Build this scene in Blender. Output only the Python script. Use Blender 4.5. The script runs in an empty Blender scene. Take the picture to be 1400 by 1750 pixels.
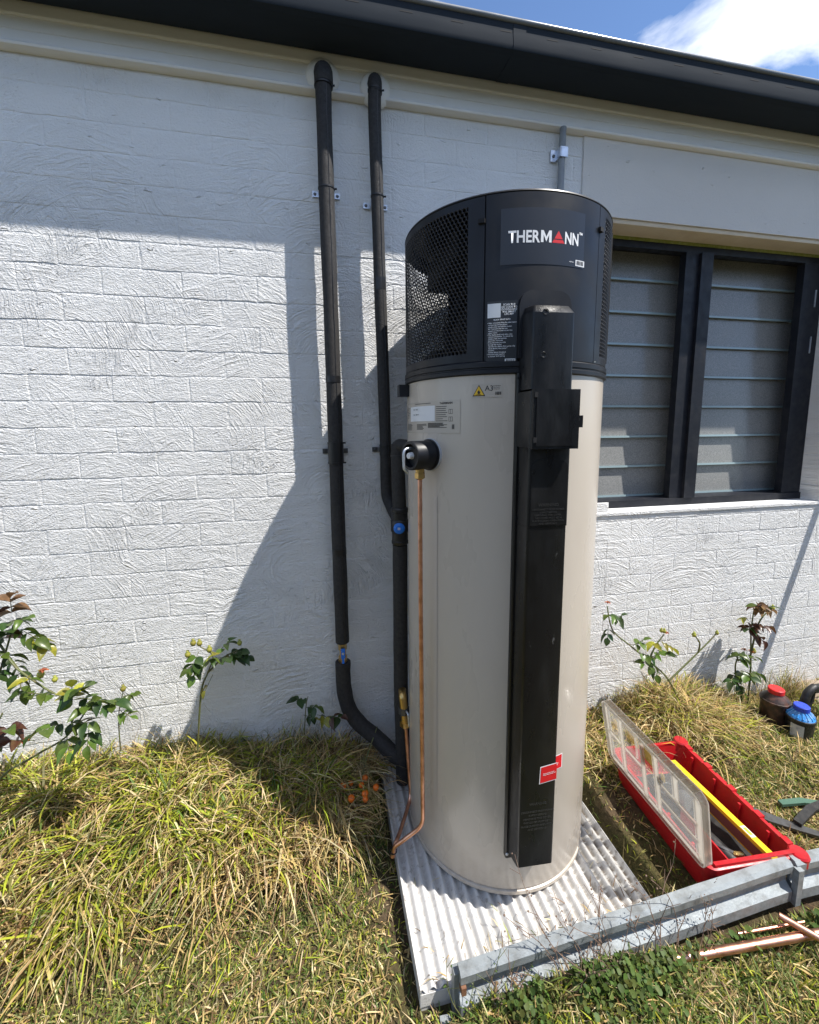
import bpy, bmesh, math, random
import numpy as np
from mathutils import Vector, Matrix
R_ = math.radians
random.seed(7); rng = np.random.default_rng(11)
S = bpy.context.scene
COL = S.collection
H = 1.43                                   # camera height above the lawn

# ------------------------------------------------------------------ camera
cam_d = bpy.data.cameras.new('camera'); cam = bpy.data.objects.new('camera', cam_d); COL.objects.link(cam)
cr = Vector((0.97867089, -0.20531991, -0.00685774)); cu = Vector((0.03300556, 0.12419987, 0.99170813)); cf = Vector((0.2027657, 0.97078222, -0.1283275))
m = Matrix((cr, cu, -cf)).transposed().to_4x4(); m.translation = Vector((0, -1.61461, H)); cam.matrix_world = m
cam_d.sensor_fit = 'VERTICAL'; cam_d.sensor_height = 36.0; cam_d.lens = 719.05 / 1750 * 36
cam_d.shift_y = -52.47 / 1750; cam_d.clip_start = .02; cam_d.clip_end = 2000
S.camera = cam

# ------------------------------------------------------------------ light
SUN = Vector((-1.6887, 1.0, -3.3102))      # direction the light travels
sd = bpy.data.lights.new('sun', 'SUN'); sd.energy = 4.5; sd.angle = R_(.5); sd.color = (1, .955, .89)
so = bpy.data.objects.new('sun', sd); COL.objects.link(so); so.rotation_euler = SUN.to_track_quat('-Z', 'Y').to_euler(); so.location = (4, -4, 8)
W = bpy.data.worlds.new('World'); S.world = W; W.use_nodes = True
nt = W.node_tree; nt.nodes.clear()
def wn(t, **k):
    n = nt.nodes.new(t)
    for a, b in k.items(): setattr(n, a, b)
    return n
out = wn('ShaderNodeOutputWorld'); bg = wn('ShaderNodeBackground'); sky = wn('ShaderNodeTexSky', sky_type='NISHITA', sun_disc=False)
sky.sun_elevation = R_(59.3); sky.sun_rotation = R_(120.6); sky.air_density = .8; sky.dust_density = .0; sky.ozone_density = 4.5
bg.inputs['Strength'].default_value = .132
tc = wn('ShaderNodeTexCoord'); sep = wn('ShaderNodeSeparateXYZ'); nt.links.new(tc.outputs['Generated'], sep.inputs[0])
mz = wn('ShaderNodeMath', operation='MAXIMUM'); mz.inputs[1].default_value = .04; nt.links.new(sep.outputs['Z'], mz.inputs[0])
mz2 = wn('ShaderNodeMath', operation='ADD'); mz2.inputs[1].default_value = .12; nt.links.new(mz.outputs[0], mz2.inputs[0])
dx = wn('ShaderNodeMath', operation='DIVIDE'); dy = wn('ShaderNodeMath', operation='DIVIDE')
for d_, o_ in ((dx, 'X'), (dy, 'Y')): nt.links.new(sep.outputs[o_], d_.inputs[0]); nt.links.new(mz2.outputs[0], d_.inputs[1])
cmb = wn('ShaderNodeCombineXYZ'); nt.links.new(dx.outputs[0], cmb.inputs[0]); nt.links.new(dy.outputs[0], cmb.inputs[1])
mp = wn('ShaderNodeMapping'); mp.inputs['Location'].default_value = (6.551, -13.426, 3.606); mp.inputs['Rotation'].default_value = (0, 0, R_(35)); mp.inputs['Scale'].default_value = (1.0, 1.7, 1)
nt.links.new(cmb.outputs[0], mp.inputs[0])
nz = wn('ShaderNodeTexNoise'); nz.inputs['Scale'].default_value = 1.5; nz.inputs['Detail'].default_value = 9; nz.inputs['Roughness'].default_value = .56; nz.inputs['Distortion'].default_value = .35
nt.links.new(mp.outputs[0], nz.inputs['Vector'])
rp = wn('ShaderNodeValToRGB'); rp.color_ramp.elements[0].position = .50; rp.color_ramp.elements[1].position = .62
nt.links.new(nz.outputs['Fac'], rp.inputs[0])
mx = wn('ShaderNodeMix', data_type='RGBA'); nt.links.new(rp.outputs[0], mx.inputs['Factor'])
nt.links.new(sky.outputs[0], mx.inputs['A']); mx.inputs['B'].default_value = (6.4, 6.6, 7.0, 1)
nt.links.new(mx.outputs['Result'], bg.inputs['Color']); nt.links.new(bg.outputs[0], out.inputs[0])
VS = S.view_settings
VS.view_transform = 'Standard'; VS.look = 'None'; VS.exposure = .80; VS.gamma = 1; VS.use_curve_mapping = False
S.cycles.max_bounces = 8; S.cycles.transparent_max_bounces = 16; S.cycles.use_denoising = True

# ------------------------------------------------------------------ materials
def mat(name, col=(.5, .5, .5), rough=.5, metal=0., spec=None, **kw):
    M = bpy.data.materials.new(name); M.use_nodes = True
    b = M.node_tree.nodes['Principled BSDF']
    b.inputs['Base Color'].default_value = (*col, 1); b.inputs['Roughness'].default_value = rough; b.inputs['Metallic'].default_value = metal
    if spec is not None: b.inputs['Specular IOR Level'].default_value = spec
    for k, v in kw.items(): b.inputs[k].default_value = v
    return M
class G:
    """small node-writing helper on a material"""
    def __init__(s, M): s.t = M.node_tree; s.b = s.t.nodes['Principled BSDF']
    def n(s, t, ins=None, **k):
        n = s.t.nodes.new(t)
        for a, b in k.items(): setattr(n, a, b)
        for a, v in (ins or {}).items():
            if isinstance(v, bpy.types.NodeSocket): s.t.links.new(v, n.inputs[a])
            else: n.inputs[a].default_value = v
        return n
    def math(s, op, a, b=0., c=0., clamp=False):
        return s.n('ShaderNodeMath', {0: a, 1: b, 2: c}, operation=op, use_clamp=clamp).outputs[0]
    def pos(s): return s.n('ShaderNodeNewGeometry').outputs['Position']
    def obj(s): return s.n('ShaderNodeTexCoord').outputs['Object']
    def noise(s, v, sc, det=4, rough=.5, dist=0., dim='3D'):
        return s.n('ShaderNodeTexNoise', {'Vector': v, 'Scale': sc, 'Detail': det, 'Roughness': rough, 'Distortion': dist}, noise_dimensions=dim).outputs['Fac']
    def mapv(s, v, scale=(1, 1, 1), loc=(0, 0, 0), rot=(0, 0, 0)):
        return s.n('ShaderNodeMapping', {'Vector': v, 'Scale': scale, 'Location': loc, 'Rotation': rot}).outputs[0]
    def range(s, v, a, b, c=0., d=1.):
        return s.n('ShaderNodeMapRange', {'Value': v, 'From Min': a, 'From Max': b, 'To Min': c, 'To Max': d}).outputs[0]
    def mix(s, f, a, b):
        def c(v): return v if isinstance(v, bpy.types.NodeSocket) else (*v, 1)
        return s.n('ShaderNodeMix', {'Factor': f, 'A': c(a), 'B': c(b)}, data_type='RGBA').outputs['Result']
    def bump(s, h, dist, strength=1., normal=None):
        i = {'Height': h, 'Distance': dist, 'Strength': strength}
        if normal is not None: i['Normal'] = normal
        return s.n('ShaderNodeBump', i).outputs[0]
    def set(s, k, v): s.t.links.new(v, s.b.inputs[k])

def render_mat(name, col, swirl=1.0, dirt=True):
    M = mat(name, col, .75, spec=.25); g = G(M); p = g.pos()
    x2 = g.n('ShaderNodeSeparateXYZ', {0: p}); v2 = g.n('ShaderNodeCombineXYZ', {0: x2.outputs['X'], 1: x2.outputs['Z'], 2: 0.}).outputs[0]
    wob = g.n('ShaderNodeVectorMath', {0: g.n('ShaderNodeTexNoise', {'Vector': v2, 'Scale': 9., 'Detail': 3.}).outputs['Color'], 1: (.5, .5, .5)}, operation='SUBTRACT').outputs[0]
    wob = g.n('ShaderNodeVectorMath', {0: wob, 'Scale': .05}, operation='SCALE').outputs[0]
    v2w = g.n('ShaderNodeVectorMath', {0: v2, 1: wob}, operation='ADD').outputs[0]
    h = None
    for sc, off, fr, seed in ((3.2, (.10, -.27, 0), 125., 0.), (4.6, (-.21, -.12, 0), 160., 3.7), (2.6, (.05, -.36, 0), 100., 8.1)):
        vv = g.mapv(v2w, loc=(seed, seed * .7, 0))
        vo = g.n('ShaderNodeTexVoronoi', {'Vector': vv, 'Scale': sc, 'Randomness': 1.}, voronoi_dimensions='2D')
        cen = g.n('ShaderNodeVectorMath', {0: vo.outputs['Position'], 1: off}, operation='ADD').outputs[0]
        dv = g.n('ShaderNodeVectorMath', {0: vv, 1: cen}, operation='SUBTRACT').outputs[0]
        rad = g.n('ShaderNodeVectorMath', {0: dv}, operation='LENGTH').outputs['Value']
        sx = g.n('ShaderNodeSeparateXYZ', {0: dv}); ang = g.math('ARCTAN2', sx.outputs['Y'], sx.outputs['X'])
        cs = g.n('ShaderNodeSeparateColor', {0: vo.outputs['Color']})
        pv = g.n('ShaderNodeCombineXYZ', {0: g.math('MULTIPLY', rad, fr), 1: g.math('MULTIPLY', ang, 2.6), 2: g.math('MULTIPLY', cs.outputs['Red'], 40.)}).outputs[0]
        rid = g.noise(pv, 1.0, 3, .55)
        rid = g.math('SMOOTH_MAX', g.math('SUBTRACT', rid, .42), 0., .05)
        amp = g.math('MULTIPLY', g.range(g.noise(vv, 3.0 + seed * .2, 2), .42, .66, .10, 1.), g.range(cs.outputs['Green'], .1, .9, .35, 1.))
        t = g.math('MULTIPLY', rid, amp)
        h = t if h is None else g.math('MAXIMUM', h, t)
    h = g.math('MULTIPLY', h, 2.8 * swirl)
    grain = g.math('MULTIPLY', g.noise(g.mapv(v2w, (.8, 1.3, 1)), 165, 4, .66), .85 * min(1, swirl + .15))
    lumps = g.math('MULTIPLY', g.noise(g.mapv(v2w, (1, 1.6, 1)), 28, 3, .6), .6 * min(1, swirl + .2))
    h = g.math('ADD', g.math('ADD', h, grain), lumps)
    dab = g.range(g.noise(g.mapv(v2w, (1, 2.2, 1), (5, 2, 0)), 24, 2), .71, .76)
    h = g.math('ADD', h, g.math('MULTIPLY', dab, 1.1))
    hi_ = g.range(x2.outputs['Z'], 2.02, 2.30, 1., .40)
    h = g.math('MULTIPLY', h, hi_)
    g.set('Normal', g.bump(h, .0080, 1.0))
    tone = g.mix(g.range(g.noise(v2, 1.6, 3), .35, .7), tuple(c * .95 for c in col), tuple(min(1, c * 1.03) for c in col))
    if dirt:
        low = g.range(x2.outputs['Z'], .05, .55, 1, 0)
        spl = g.math('MULTIPLY', g.range(g.noise(v2, 12, 5, .65), .42, .7), low)
        tone = g.mix(g.math('MULTIPLY', spl, .5), tone, (.42, .36, .27))
        up = g.range(x2.outputs['Z'], 2.0, 2.45, 0., 1.)
        fl = g.math('MULTIPLY', g.range(g.noise(g.mapv(v2w, (1, 1.8, 1), (9, 4, 0)), 85, 3, .6), .655, .70), g.range(g.noise(v2, 3, 2), .42, .6))
        tone = g.mix(g.math('MULTIPLY', g.math('MULTIPLY', fl, up), .5), tone, (.30, .26, .20))
        band = g.range(x2.outputs['Z'], 2.46, 2.54, 0., .35)
        tone = g.mix(g.math('MULTIPLY', band, g.noise(v2, 7, 4)), tone, (.45, .36, .24))
    g.set('Base Color', tone)
    return M
M_wall = render_mat('white_bagged_render', (.79, .79, .78))
M_panel = render_mat('smooth_cement_sheet', (.68, .65, .61), swirl=.28, dirt=False)

def weathered(name, col, col2, rough, scale=14, metal=0., bump=.0006, amt=.6, lo=.45, hi=.68, spec=None, stretch=(1, 1, 1), bscale=None):
    M = mat(name, col, rough, metal, spec); g = G(M); p = g.mapv(g.pos(), stretch)
    f = g.range(g.noise(p, scale, 6, .62), lo, hi)
    g.set('Base Color', g.mix(g.math('MULTIPLY', f, amt), col, col2))
    g.set('Roughness', g.range(g.noise(p, scale * 1.7, 3), .3, .7, max(.02, rough - .1), min(1, rough + .12)))
    if bump: g.set('Normal', g.bump(g.noise(p, bscale or scale * 5, 4, .6), bump, .8))
    return M
M_frieze = weathered('cream_painted_timber', (.82, .81, .785), (.70, .66, .60), .55, 5, stretch=(.5, 3, 3), bump=.0006, amt=.45)
M_gutter = weathered('charcoal_coated_steel', (.023, .029, .037), (.031, .037, .044), .75, 4, spec=.08, bump=.0004, amt=.5, stretch=(.25, 1, 1))
M_gutlip_sunlit = weathered('gutter_bead', (.16, .17, .18), (.22, .23, .24), .25, 4, bump=0)  # paler than the gutter: the sun-caught edge is put into the bead's colour
M_roof = mat('roof_sheet', (.06, .062, .066), .6)
M_frame = weathered('dark_blue_black_frame_paint', (.008, .0095, .015), (.03, .03, .032), .5, 20, spec=.3, bump=.0006, amt=.5)
M_tan = weathered('tan_soffit', (.62, .52, .38), (.5, .4, .27), .6, 9)  # tan base tone with darker tan patches
M_green = weathered('old_green_paint', (.22, .25, .035), (.38, .38, .14), .6, 60, bump=.002)
M_cap = weathered('black_moulded_plastic', (.007, .0075, .010), (.012, .013, .015), .40, 7, spec=.35, bump=.0007, amt=.7, bscale=9)
M_dark = mat('matt_black_inside', (.004, .004, .005), .8)
M_cover = weathered('black_cover_plastic', (.006, .0062, .007), (.02, .02, .02), .33, 9, spec=.38, bump=.0004, amt=.55, lo=.5, hi=.75, stretch=(2, 2, .7))
g = G(M_cover); cps = g.pos(); old = M_cover.node_tree.nodes['Principled BSDF'].inputs['Base Color'].links[0].from_socket
sc1 = g.range(g.noise(g.mapv(cps, (1, 1, .35), (0, 0, 0), (0, .4, 0)), 38, 4, .7), .66, .72); sc2 = g.range(g.noise(cps, 5, 2), .45, .6)
g.set('Base Color', g.mix(g.math('MULTIPLY', sc1, sc2), old, (.10, .10, .098)))
M_shell = mat('beige_coated_steel', (.50, .445, .375), .30, 0., .45, **{'Coat Weight': .12, 'Coat Roughness': .14}); g = G(M_shell)
sp = g.pos(); g.set('Base Color', g.mix(g.range(g.noise(sp, 6, 5, .6), .5, .75, 0, .35), (.50, .445, .375), (.455, .40, .335)))
g.set('Normal', g.bump(g.noise(g.mapv(sp, (1, 1, .25)), 6, 2), .0012, .5))
zs_ = g.n('ShaderNodeSeparateXYZ', {0: sp}).outputs['Z']; dustm = g.math('MULTIPLY', g.range(zs_, .06, .28, 1, 0), g.range(g.noise(sp, 26, 5, .7), .45, .68))
oldc = M_shell.node_tree.nodes['Principled BSDF'].inputs['Base Color'].links[0].from_socket
g.set('Base Color', g.mix(g.math('MULTIPLY', dustm, .45), oldc, (.30, .24, .17))); g.set('Roughness', g.range(g.noise(g.mapv(sp, (1, 1, .3)), 9, 4), .3, .7, .24, .36))
M_foam = weathered('black_foam_insulation', (.020, .019, .019), (.034, .031, .029), .75, 60, bump=.0012, amt=.6)
M_tape = mat('black_tape', (.010, .010, .011), .38)
M_copper = mat('copper_tube', (.7, .36, .2), .3, 1.0); g = G(M_copper)
g.set('Base Color', g.mix(g.range(g.noise(g.pos(), 30, 5, .6), .4, .7), (.80, .44, .31), (.5, .24, .15))); g.set('Roughness', g.range(g.noise(g.pos(), 18, 3), .3, .7, .28, .46))
M_brass = mat('brass_fitting', (.62, .42, .16), .33, 1.0)
M_blue = mat('blue_plastic', (.01, .16, .62), .4)
M_zinc = weathered('zinc_plated_steel', (.62, .66, .72), (.42, .44, .47), .35, 30, metal=.85, bump=0)
M_conduit = weathered('grey_conduit_plastic', (.26, .28, .30), (.2, .21, .22), .5, 20, bump=0)
M_white = mat('white_print', (.78, .79, .8), .5)
M_lblw = mat('white_label', (.72, .73, .74), .45)
M_red = mat('red_print', (.66, .012, .018), .45)
M_lblk = mat('black_label', (.016, .016, .017), .3)
M_lblg = mat('satin_black_label', (.014, .016, .021), .30)
M_ink = mat('black_ink', (.02, .02, .02), .6)
M_yel = mat('yellow_print', (.78, .48, .02), .45)
M_clab = mat('clear_label_film', (.475, .425, .36), .24, 0, .4)
M_galv = weathered('galvanised_edging', (.27, .295, .305), (.15, .155, .15), .55, 22, metal=.3, bump=.0012, amt=.85)
M_rust = weathered('rusty_steel', (.16, .07, .035), (.28, .15, .08), .8, 60)
M_pad = mat('white_corrugated_sheet', (.66, .65, .63), .55, 0.); g = G(M_pad)
gp = g.pos(); xs = g.n('ShaderNodeSeparateXYZ', {0: gp}); str_ = g.mapv(gp, (30, 4, 1))
f1 = g.range(g.noise(str_, 3, 6, .7), .50, .72); f2 = g.range(g.noise(gp, 45, 5, .7), .56, .66)
edge = g.range(xs.outputs['X'], .50, .88, .30, 1.)
c1 = g.mix(g.math('MULTIPLY', f1, .4), (.56, .55, .53), (.36, .35, .33))
at = g.n('ShaderNodeAttribute', attribute_name='valley').outputs['Fac']
vd = g.math('MULTIPLY', g.math('MULTIPLY', at, edge), g.range(g.noise(g.mapv(gp, (4, 30, 1)), 2.2, 5, .7), .38, .52))
c2 = g.mix(g.math('MAXIMUM', g.math('MULTIPLY', f2, .6), vd), c1, (.10, .075, .05))
g.set('Base Color', c2); g.set('Normal', g.bump(g.noise(gp, 160, 3), .0008, .6))
M_redp = weathered('red_plastic', (.42, .007, .012), (.28, .012, .014), .38, 22, bump=.0005, amt=.6)
M_yelp = weathered('yellow_level_paint', (.80, .50, .01), (.6, .38, .03), .38, 25, bump=0)
M_brownp = mat('brown_level_face', (.16, .055, .045), .5)
M_clear = bpy.data.materials.new('clear_lid_plastic'); M_clear.use_nodes = True
t = M_clear.node_tree; t.nodes.clear()
o_ = t.nodes.new('ShaderNodeOutputMaterial'); mxs = t.nodes.new('ShaderNodeMixShader'); mx2 = t.nodes.new('ShaderNodeMixShader'); tr = t.nodes.new('ShaderNodeBsdfTransparent'); gl = t.nodes.new('ShaderNodeBsdfGlossy'); df = t.nodes.new('ShaderNodeBsdfTranslucent'); lw = t.nodes.new('ShaderNodeLayerWeight'); lw.inputs[0].default_value = .5; pw_ = t.nodes.new('ShaderNodeMath'); pw_.operation = 'POWER'; pw_.inputs[1].default_value = 4; fr = t.nodes.new('ShaderNodeMath'); fr.operation = 'MULTIPLY_ADD'; fr.inputs[1].default_value = .25; fr.inputs[2].default_value = .03; t.links.new(lw.outputs['Facing'], pw_.inputs[0]); t.links.new(pw_.outputs[0], fr.inputs[0])
tr.inputs[0].default_value = (.93, .93, .92, 1); gl.inputs['Roughness'].default_value = .12; df.inputs[0].default_value = (.72, .72, .70, 1)
nzz = t.nodes.new('ShaderNodeTexNoise'); nzz.inputs['Scale'].default_value = 3; mr = t.nodes.new('ShaderNodeMapRange'); mr.inputs['To Min'].default_value = .05; mr.inputs['To Max'].default_value = .16
t.links.new(nzz.outputs[0], mr.inputs[0]); t.links.new(mr.outputs[0], mx2.inputs[0]); t.links.new(tr.outputs[0], mx2.inputs[1]); t.links.new(df.outputs[0], mx2.inputs[2])
t.links.new(fr.outputs[0], mxs.inputs[0]); t.links.new(mx2.outputs[0], mxs.inputs[1]); t.links.new(gl.outputs[0], mxs.inputs[2]); t.links.new(mxs.outputs[0], o_.inputs[0])
M_clear2 = M_clear.copy(); M_clear2.name = 'frosted_lid_rib'
for n_ in M_clear2.node_tree.nodes:
    if n_.type == 'MAP_RANGE': n_.inputs['To Min'].default_value = .42; n_.inputs['To Max'].default_value = .58
    if n_.type == 'BSDF_TRANSLUCENT': n_.inputs[0].default_value = (.66, .62, .56, 1)
M_cledge = mat('clear_lid_rim', (.55, .56, .55), .2); 
M_blkp = weathered('black_tool_plastic', (.012, .012, .012), (.05, .045, .04), .5, 40, bump=.0006)
M_grytool = weathered('grey_tool_metal', (.12, .12, .12), (.05, .045, .04), .4, 40, metal=.6)
M_jarb = weathered('grimy_jar', (.035, .022, .018), (.16, .07, .05), .4, 22, bump=.001, amt=.8)
M_jark = weathered('black_jar', (.012, .013, .016), (.12, .12, .12), .35, 30, bump=.0008, amt=.35)
M_redlid = weathered('red_lid', (.62, .02, .02), (.4, .02, .02), .4, 30, bump=0)
M_bluelid = weathered('blue_lid', (.02, .06, .50), (.03, .05, .3), .4, 30, bump=0)
M_bluesh = weathered('blue_glue_shoulder', (.03, .22, .58), (.35, .5, .7), .3, 30, bump=.001, amt=.8)
M_rock = weathered('brown_rock', (.28, .22, .16), (.42, .34, .25), .9, 30, bump=.004)
M_stem = weathered('rose_stem', (.10, .12, .035), (.13, .07, .04), .6, 40)
M_twig = weathered('dry_twig', (.16, .10, .07), (.28, .2, .13), .8, 60)
M_pole = weathered('grey_timber', (.33, .29, .24), (.22, .19, .16), .8, 12)
M_orange = weathered('orange_berry_skin', (.75, .16, .01), (.6, .10, .01), .4, 60, bump=.0005)

def leaf_mat(name, c, c2, trans=.35):
    M = mat(name, c, .32, 0, .5); g = G(M)
    at = g.n('ShaderNodeTexCoord').outputs['Object']
    ri = g.n('ShaderNodeObjectInfo').outputs['Random']
    col = g.mix(g.range(g.noise(at, 60, 3), .4, .65), c, c2)
    hs = g.n('ShaderNodeHueSaturation', {'Color': col, 'Value': g.range(ri, 0, 1, .7, 1.25), 'Hue': g.range(ri, 0, 1, .485, .515)}).outputs[0]
    g.set('Base Color', hs)
    tl = g.n('ShaderNodeBsdfTranslucent', {'Color': hs}); ms = g.n('ShaderNodeMixShader', {0: trans})
    g.t.links.new(g.b.outputs[0], ms.inputs[1]); g.t.links.new(tl.outputs[0], ms.inputs[2])
    g.t.links.new(ms.outputs[0], [n for n in g.t.nodes if n.type == 'OUTPUT_MATERIAL'][0].inputs[0])
    return M
M_leafs = [leaf_mat('rose_leaf_green', (.075, .13, .02), (.12, .17, .03)), leaf_mat('rose_leaf_dark', (.03, .065, .016), (.05, .09, .02)),
           leaf_mat('rose_leaf_yellow', (.38, .34, .03), (.2, .22, .03)), leaf_mat('rose_leaf_red', (.07, .022, .018), (.10, .05, .025)), leaf_mat('rose_leaf_dry', (.26, .15, .07), (.16, .09, .04))]
M_hip = leaf_mat('rose_hip_green', (.26, .28, .04), (.34, .30, .06), .1)
M_petal = leaf_mat('faded_orange_petal', (.40, .12, .05), (.34, .17, .08), .25)

def grass_mat(name):
    M = mat(name, (.2, .2, .05), .55, 0, .3); g = G(M)
    c = g.n('ShaderNodeAttribute', attribute_name='Col').outputs['Color']; g.set('Base Color', c)
    tl = g.n('ShaderNodeBsdfTranslucent', {'Color': c}); ms = g.n('ShaderNodeMixShader', {0: .35})
    g.t.links.new(g.b.outputs[0], ms.inputs[1]); g.t.links.new(tl.outputs[0], ms.inputs[2])
    g.t.links.new(ms.outputs[0], [n for n in g.t.nodes if n.type == 'OUTPUT_MATERIAL'][0].inputs[0])
    return M
M_grass = grass_mat('grass_blades')
M_soil = mat('thatch_and_soil', (.1, .08, .04), .95, 0, .1); g = G(M_soil); gp = g.pos()
dirtc = g.mix(g.range(g.noise(gp, 25, 6, .7), .35, .65), (.045, .032, .02), (.13, .095, .058))
thatc = g.mix(g.range(g.noise(gp, 60, 5, .7), .35, .65), (.035, .038, .014), (.11, .09, .04))
bare = g.range(g.noise(gp, 3.0, 4), .42, .6)
dist_ = g.n('ShaderNodeVectorMath', {0: gp, 1: (.5, -.4, 0)}, operation='DISTANCE').outputs['Value']
g.set('Base Color', g.mix(g.range(dist_, 2.2, 3.2), g.mix(bare, dirtc, thatc), g.mix(g.noise(gp, 2, 4), (.05, .052, .03), (.085, .078, .048)))); g.set('Normal', g.bump(g.noise(gp, 70, 6, .7), .012, 1.))
M_glass = mat('obscure_louvre_glass', (.25, .25, .24), .07, 0, .36); g = G(M_glass); gp = g.pos()
ob = g.range(g.noise(gp, 230, 2, .5), .4, .6); g.set('Base Color', g.mix(ob, (.20, .205, .20), (.285, .285, .275)))
g.set('Normal', g.bump(g.noise(gp, 210, 2, .5), .0010, .45))
M_gledge = mat('glass_cut_edge', (.28, .37, .39), .15, 0, .6)

# ------------------------------------------------------------------ mesh helpers
def link(name, me, m, parent=None):
    o = bpy.data.objects.new(name, me); COL.objects.link(o)
    for x in (m if isinstance(m, (list, tuple)) else [m]):
        if x is not None: me.materials.append(x)
    if parent is not None:
        o.parent = parent
        if parent.type == 'EMPTY': o.location = -parent.location
    return o
def thing(name, label, cat, loc=(0, 0, 0), group=None):
    o = bpy.data.objects.new(name, None); o.empty_display_size = .05; COL.objects.link(o); o.location = loc
    o['label'] = label; o['category'] = cat
    if group: o['group'] = group
    return o
def tag(o, label=None, cat=None, group=None, kind=None):
    for k, v in (('label', label), ('category', cat), ('group', group), ('kind', kind)):
        if v: o[k] = v
    return o
def fin(bm, name, m, parent=None, smooth=True, ang=40, bevel=0., segs=2):
    if bevel:
        es = [e for e in bm.edges if len(e.link_faces) == 2 and e.calc_face_angle(0) > R_(30)]
        bmesh.ops.bevel(bm, geom=es, offset=bevel, segments=segs, affect='EDGES', profile=.5, clamp_overlap=True)
    bmesh.ops.recalc_face_normals(bm, faces=bm.faces[:])
    me = bpy.data.meshes.new(name); 
    if smooth:
        for f in bm.faces: f.smooth = True
        for e in bm.edges:
            if len(e.link_faces) == 2: e.smooth = e.calc_face_angle(0) < R_(ang)
    bm.to_mesh(me); bm.free()
    return link(name, me, m, parent)
def bx(bm, x0, x1, y0, y1, z0, z1, M=None):
    vs = [bm.verts.new(Vector(c) if M is None else M @ Vector(c)) for c in ((x0, y0, z0), (x1, y0, z0), (x1, y1, z0), (x0, y1, z0), (x0, y0, z1), (x1, y0, z1), (x1, y1, z1), (x0, y1, z1))]
    for f in ((0, 3, 2, 1), (4, 5, 6, 7), (0, 1, 5, 4), (1, 2, 6, 5), (2, 3, 7, 6), (3, 0, 4, 7)): bm.faces.new([vs[i] for i in f])
def box(name, m, parent, x0, x1, y0, y1, z0, z1, bevel=.002, M=None):
    bm = bmesh.new(); bx(bm, x0, x1, y0, y1, z0, z1, M); return fin(bm, name, m, parent, bevel=bevel)
def spline(pts, n=6):
    """smooth path through pts"""
    P = [Vector(p) for p in pts]; o = []
    for i in range(len(P) - 1):
        p0 = P[max(0, i - 1)]; p1 = P[i]; p2 = P[i + 1]; p3 = P[min(len(P) - 1, i + 2)]
        for k in range(n):
            t = k / n
            o.append(.5 * ((2 * p1) + (-p0 + p2) * t + (2 * p0 - 5 * p1 + 4 * p2 - p3) * t * t + (-p0 + 3 * p1 - 3 * p2 + p3) * t ** 3))
    o.append(P[-1]); return o
def filleted(pts, r, n=5):
    P = [Vector(p) for p in pts]; o = [P[0]]
    for i in range(1, len(P) - 1):
        a = (P[i - 1] - P[i]); b = (P[i + 1] - P[i]); d = min(r, a.length * .45, b.length * .45)
        s = P[i] + a.normalized() * d; e = P[i] + b.normalized() * d
        for k in range(n + 1):
            t = k / n; o.append((1 - t) ** 2 * s + 2 * t * (1 - t) * P[i] + t * t * e)
    o.append(P[-1]); return o
def tube(bm, pts, rad, seg=12, caps=True, rfn=None):
    P = [Vector(p) for p in pts]; rings = []; prev = None
    for i, p in enumerate(P):
        d = ((P[min(i + 1, len(P) - 1)] - P[max(i - 1, 0)])).normalized()
        if prev is None: u = d.orthogonal().normalized()
        else: u = (prev - d * prev.dot(d)).normalized()
        prev = u; v = d.cross(u); r = rfn(i / max(1, len(P) - 1)) if rfn else rad
        rings.append([bm.verts.new(p + (u * math.cos(a) + v * math.sin(a)) * r) for a in (2 * math.pi * k / seg for k in range(seg))])
    for a, b in zip(rings, rings[1:]):
        for k in range(seg): bm.faces.new((a[k], a[(k + 1) % seg], b[(k + 1) % seg], b[k]))
    if caps:
        bm.faces.new(rings[0][::-1]); bm.faces.new(rings[-1])
def tubeobj(name, m, parent, pts, rad, seg=12, rfn=None):
    bm = bmesh.new(); tube(bm, pts, rad, seg, True, rfn); return fin(bm, name, m, parent, ang=50)
def lathe(bm, prof, seg=32, M=None):
    """prof: (r,z) pairs about +z"""
    rings = []
    for r, z in prof:
        if r < 1e-6: rings.append([bm.verts.new((M or Matrix()) @ Vector((0, 0, z)))])
        else: rings.append([bm.verts.new((M or Matrix()) @ Vector((r * math.cos(a), r * math.sin(a), z))) for a in (2 * math.pi * k / seg for k in range(seg))])
    for a, b in zip(rings, rings[1:]):
        for k in range(seg):
            k2 = (k + 1) % seg
            q = [a[k if len(a) > 1 else 0], a[k2 if len(a) > 1 else 0], b[k2 if len(b) > 1 else 0], b[k if len(b) > 1 else 0]]
            u = []; [u.append(v) for v in q if v not in u]
            if len(u) > 2: bm.faces.new(u)
def latheobj(name, m, parent, prof, seg=32, M=None, ang=35):
    bm = bmesh.new(); lathe(bm, prof, seg, M); return fin(bm, name, m, parent, ang=ang)
def frame_to(p, d):
    return Matrix.Translation(Vector(p)) @ Vector(d).to_track_quat('Z', 'Y').to_matrix().to_4x4()
def extr(name, m, parent, prof, x0, x1, nx=1, bevel=0, jit=0.):
    """profile (y,z) closed, extruded along x"""
    bm = bmesh.new(); rings = []
    for i in range(nx + 1):
        x = x0 + (x1 - x0) * i / nx; j = random.uniform(-jit, jit)
        rings.append([bm.verts.new((x, y, z + j)) for y, z in prof])
    n = len(prof)
    for a, b in zip(rings, rings[1:]):
        for k in range(n): bm.faces.new((a[k], a[(k + 1) % n], b[(k + 1) % n], b[k]))
    bm.faces.new(rings[0][::-1]); bm.faces.new(rings[-1])
    return fin(bm, name, m, parent, bevel=bevel, ang=30)

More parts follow.
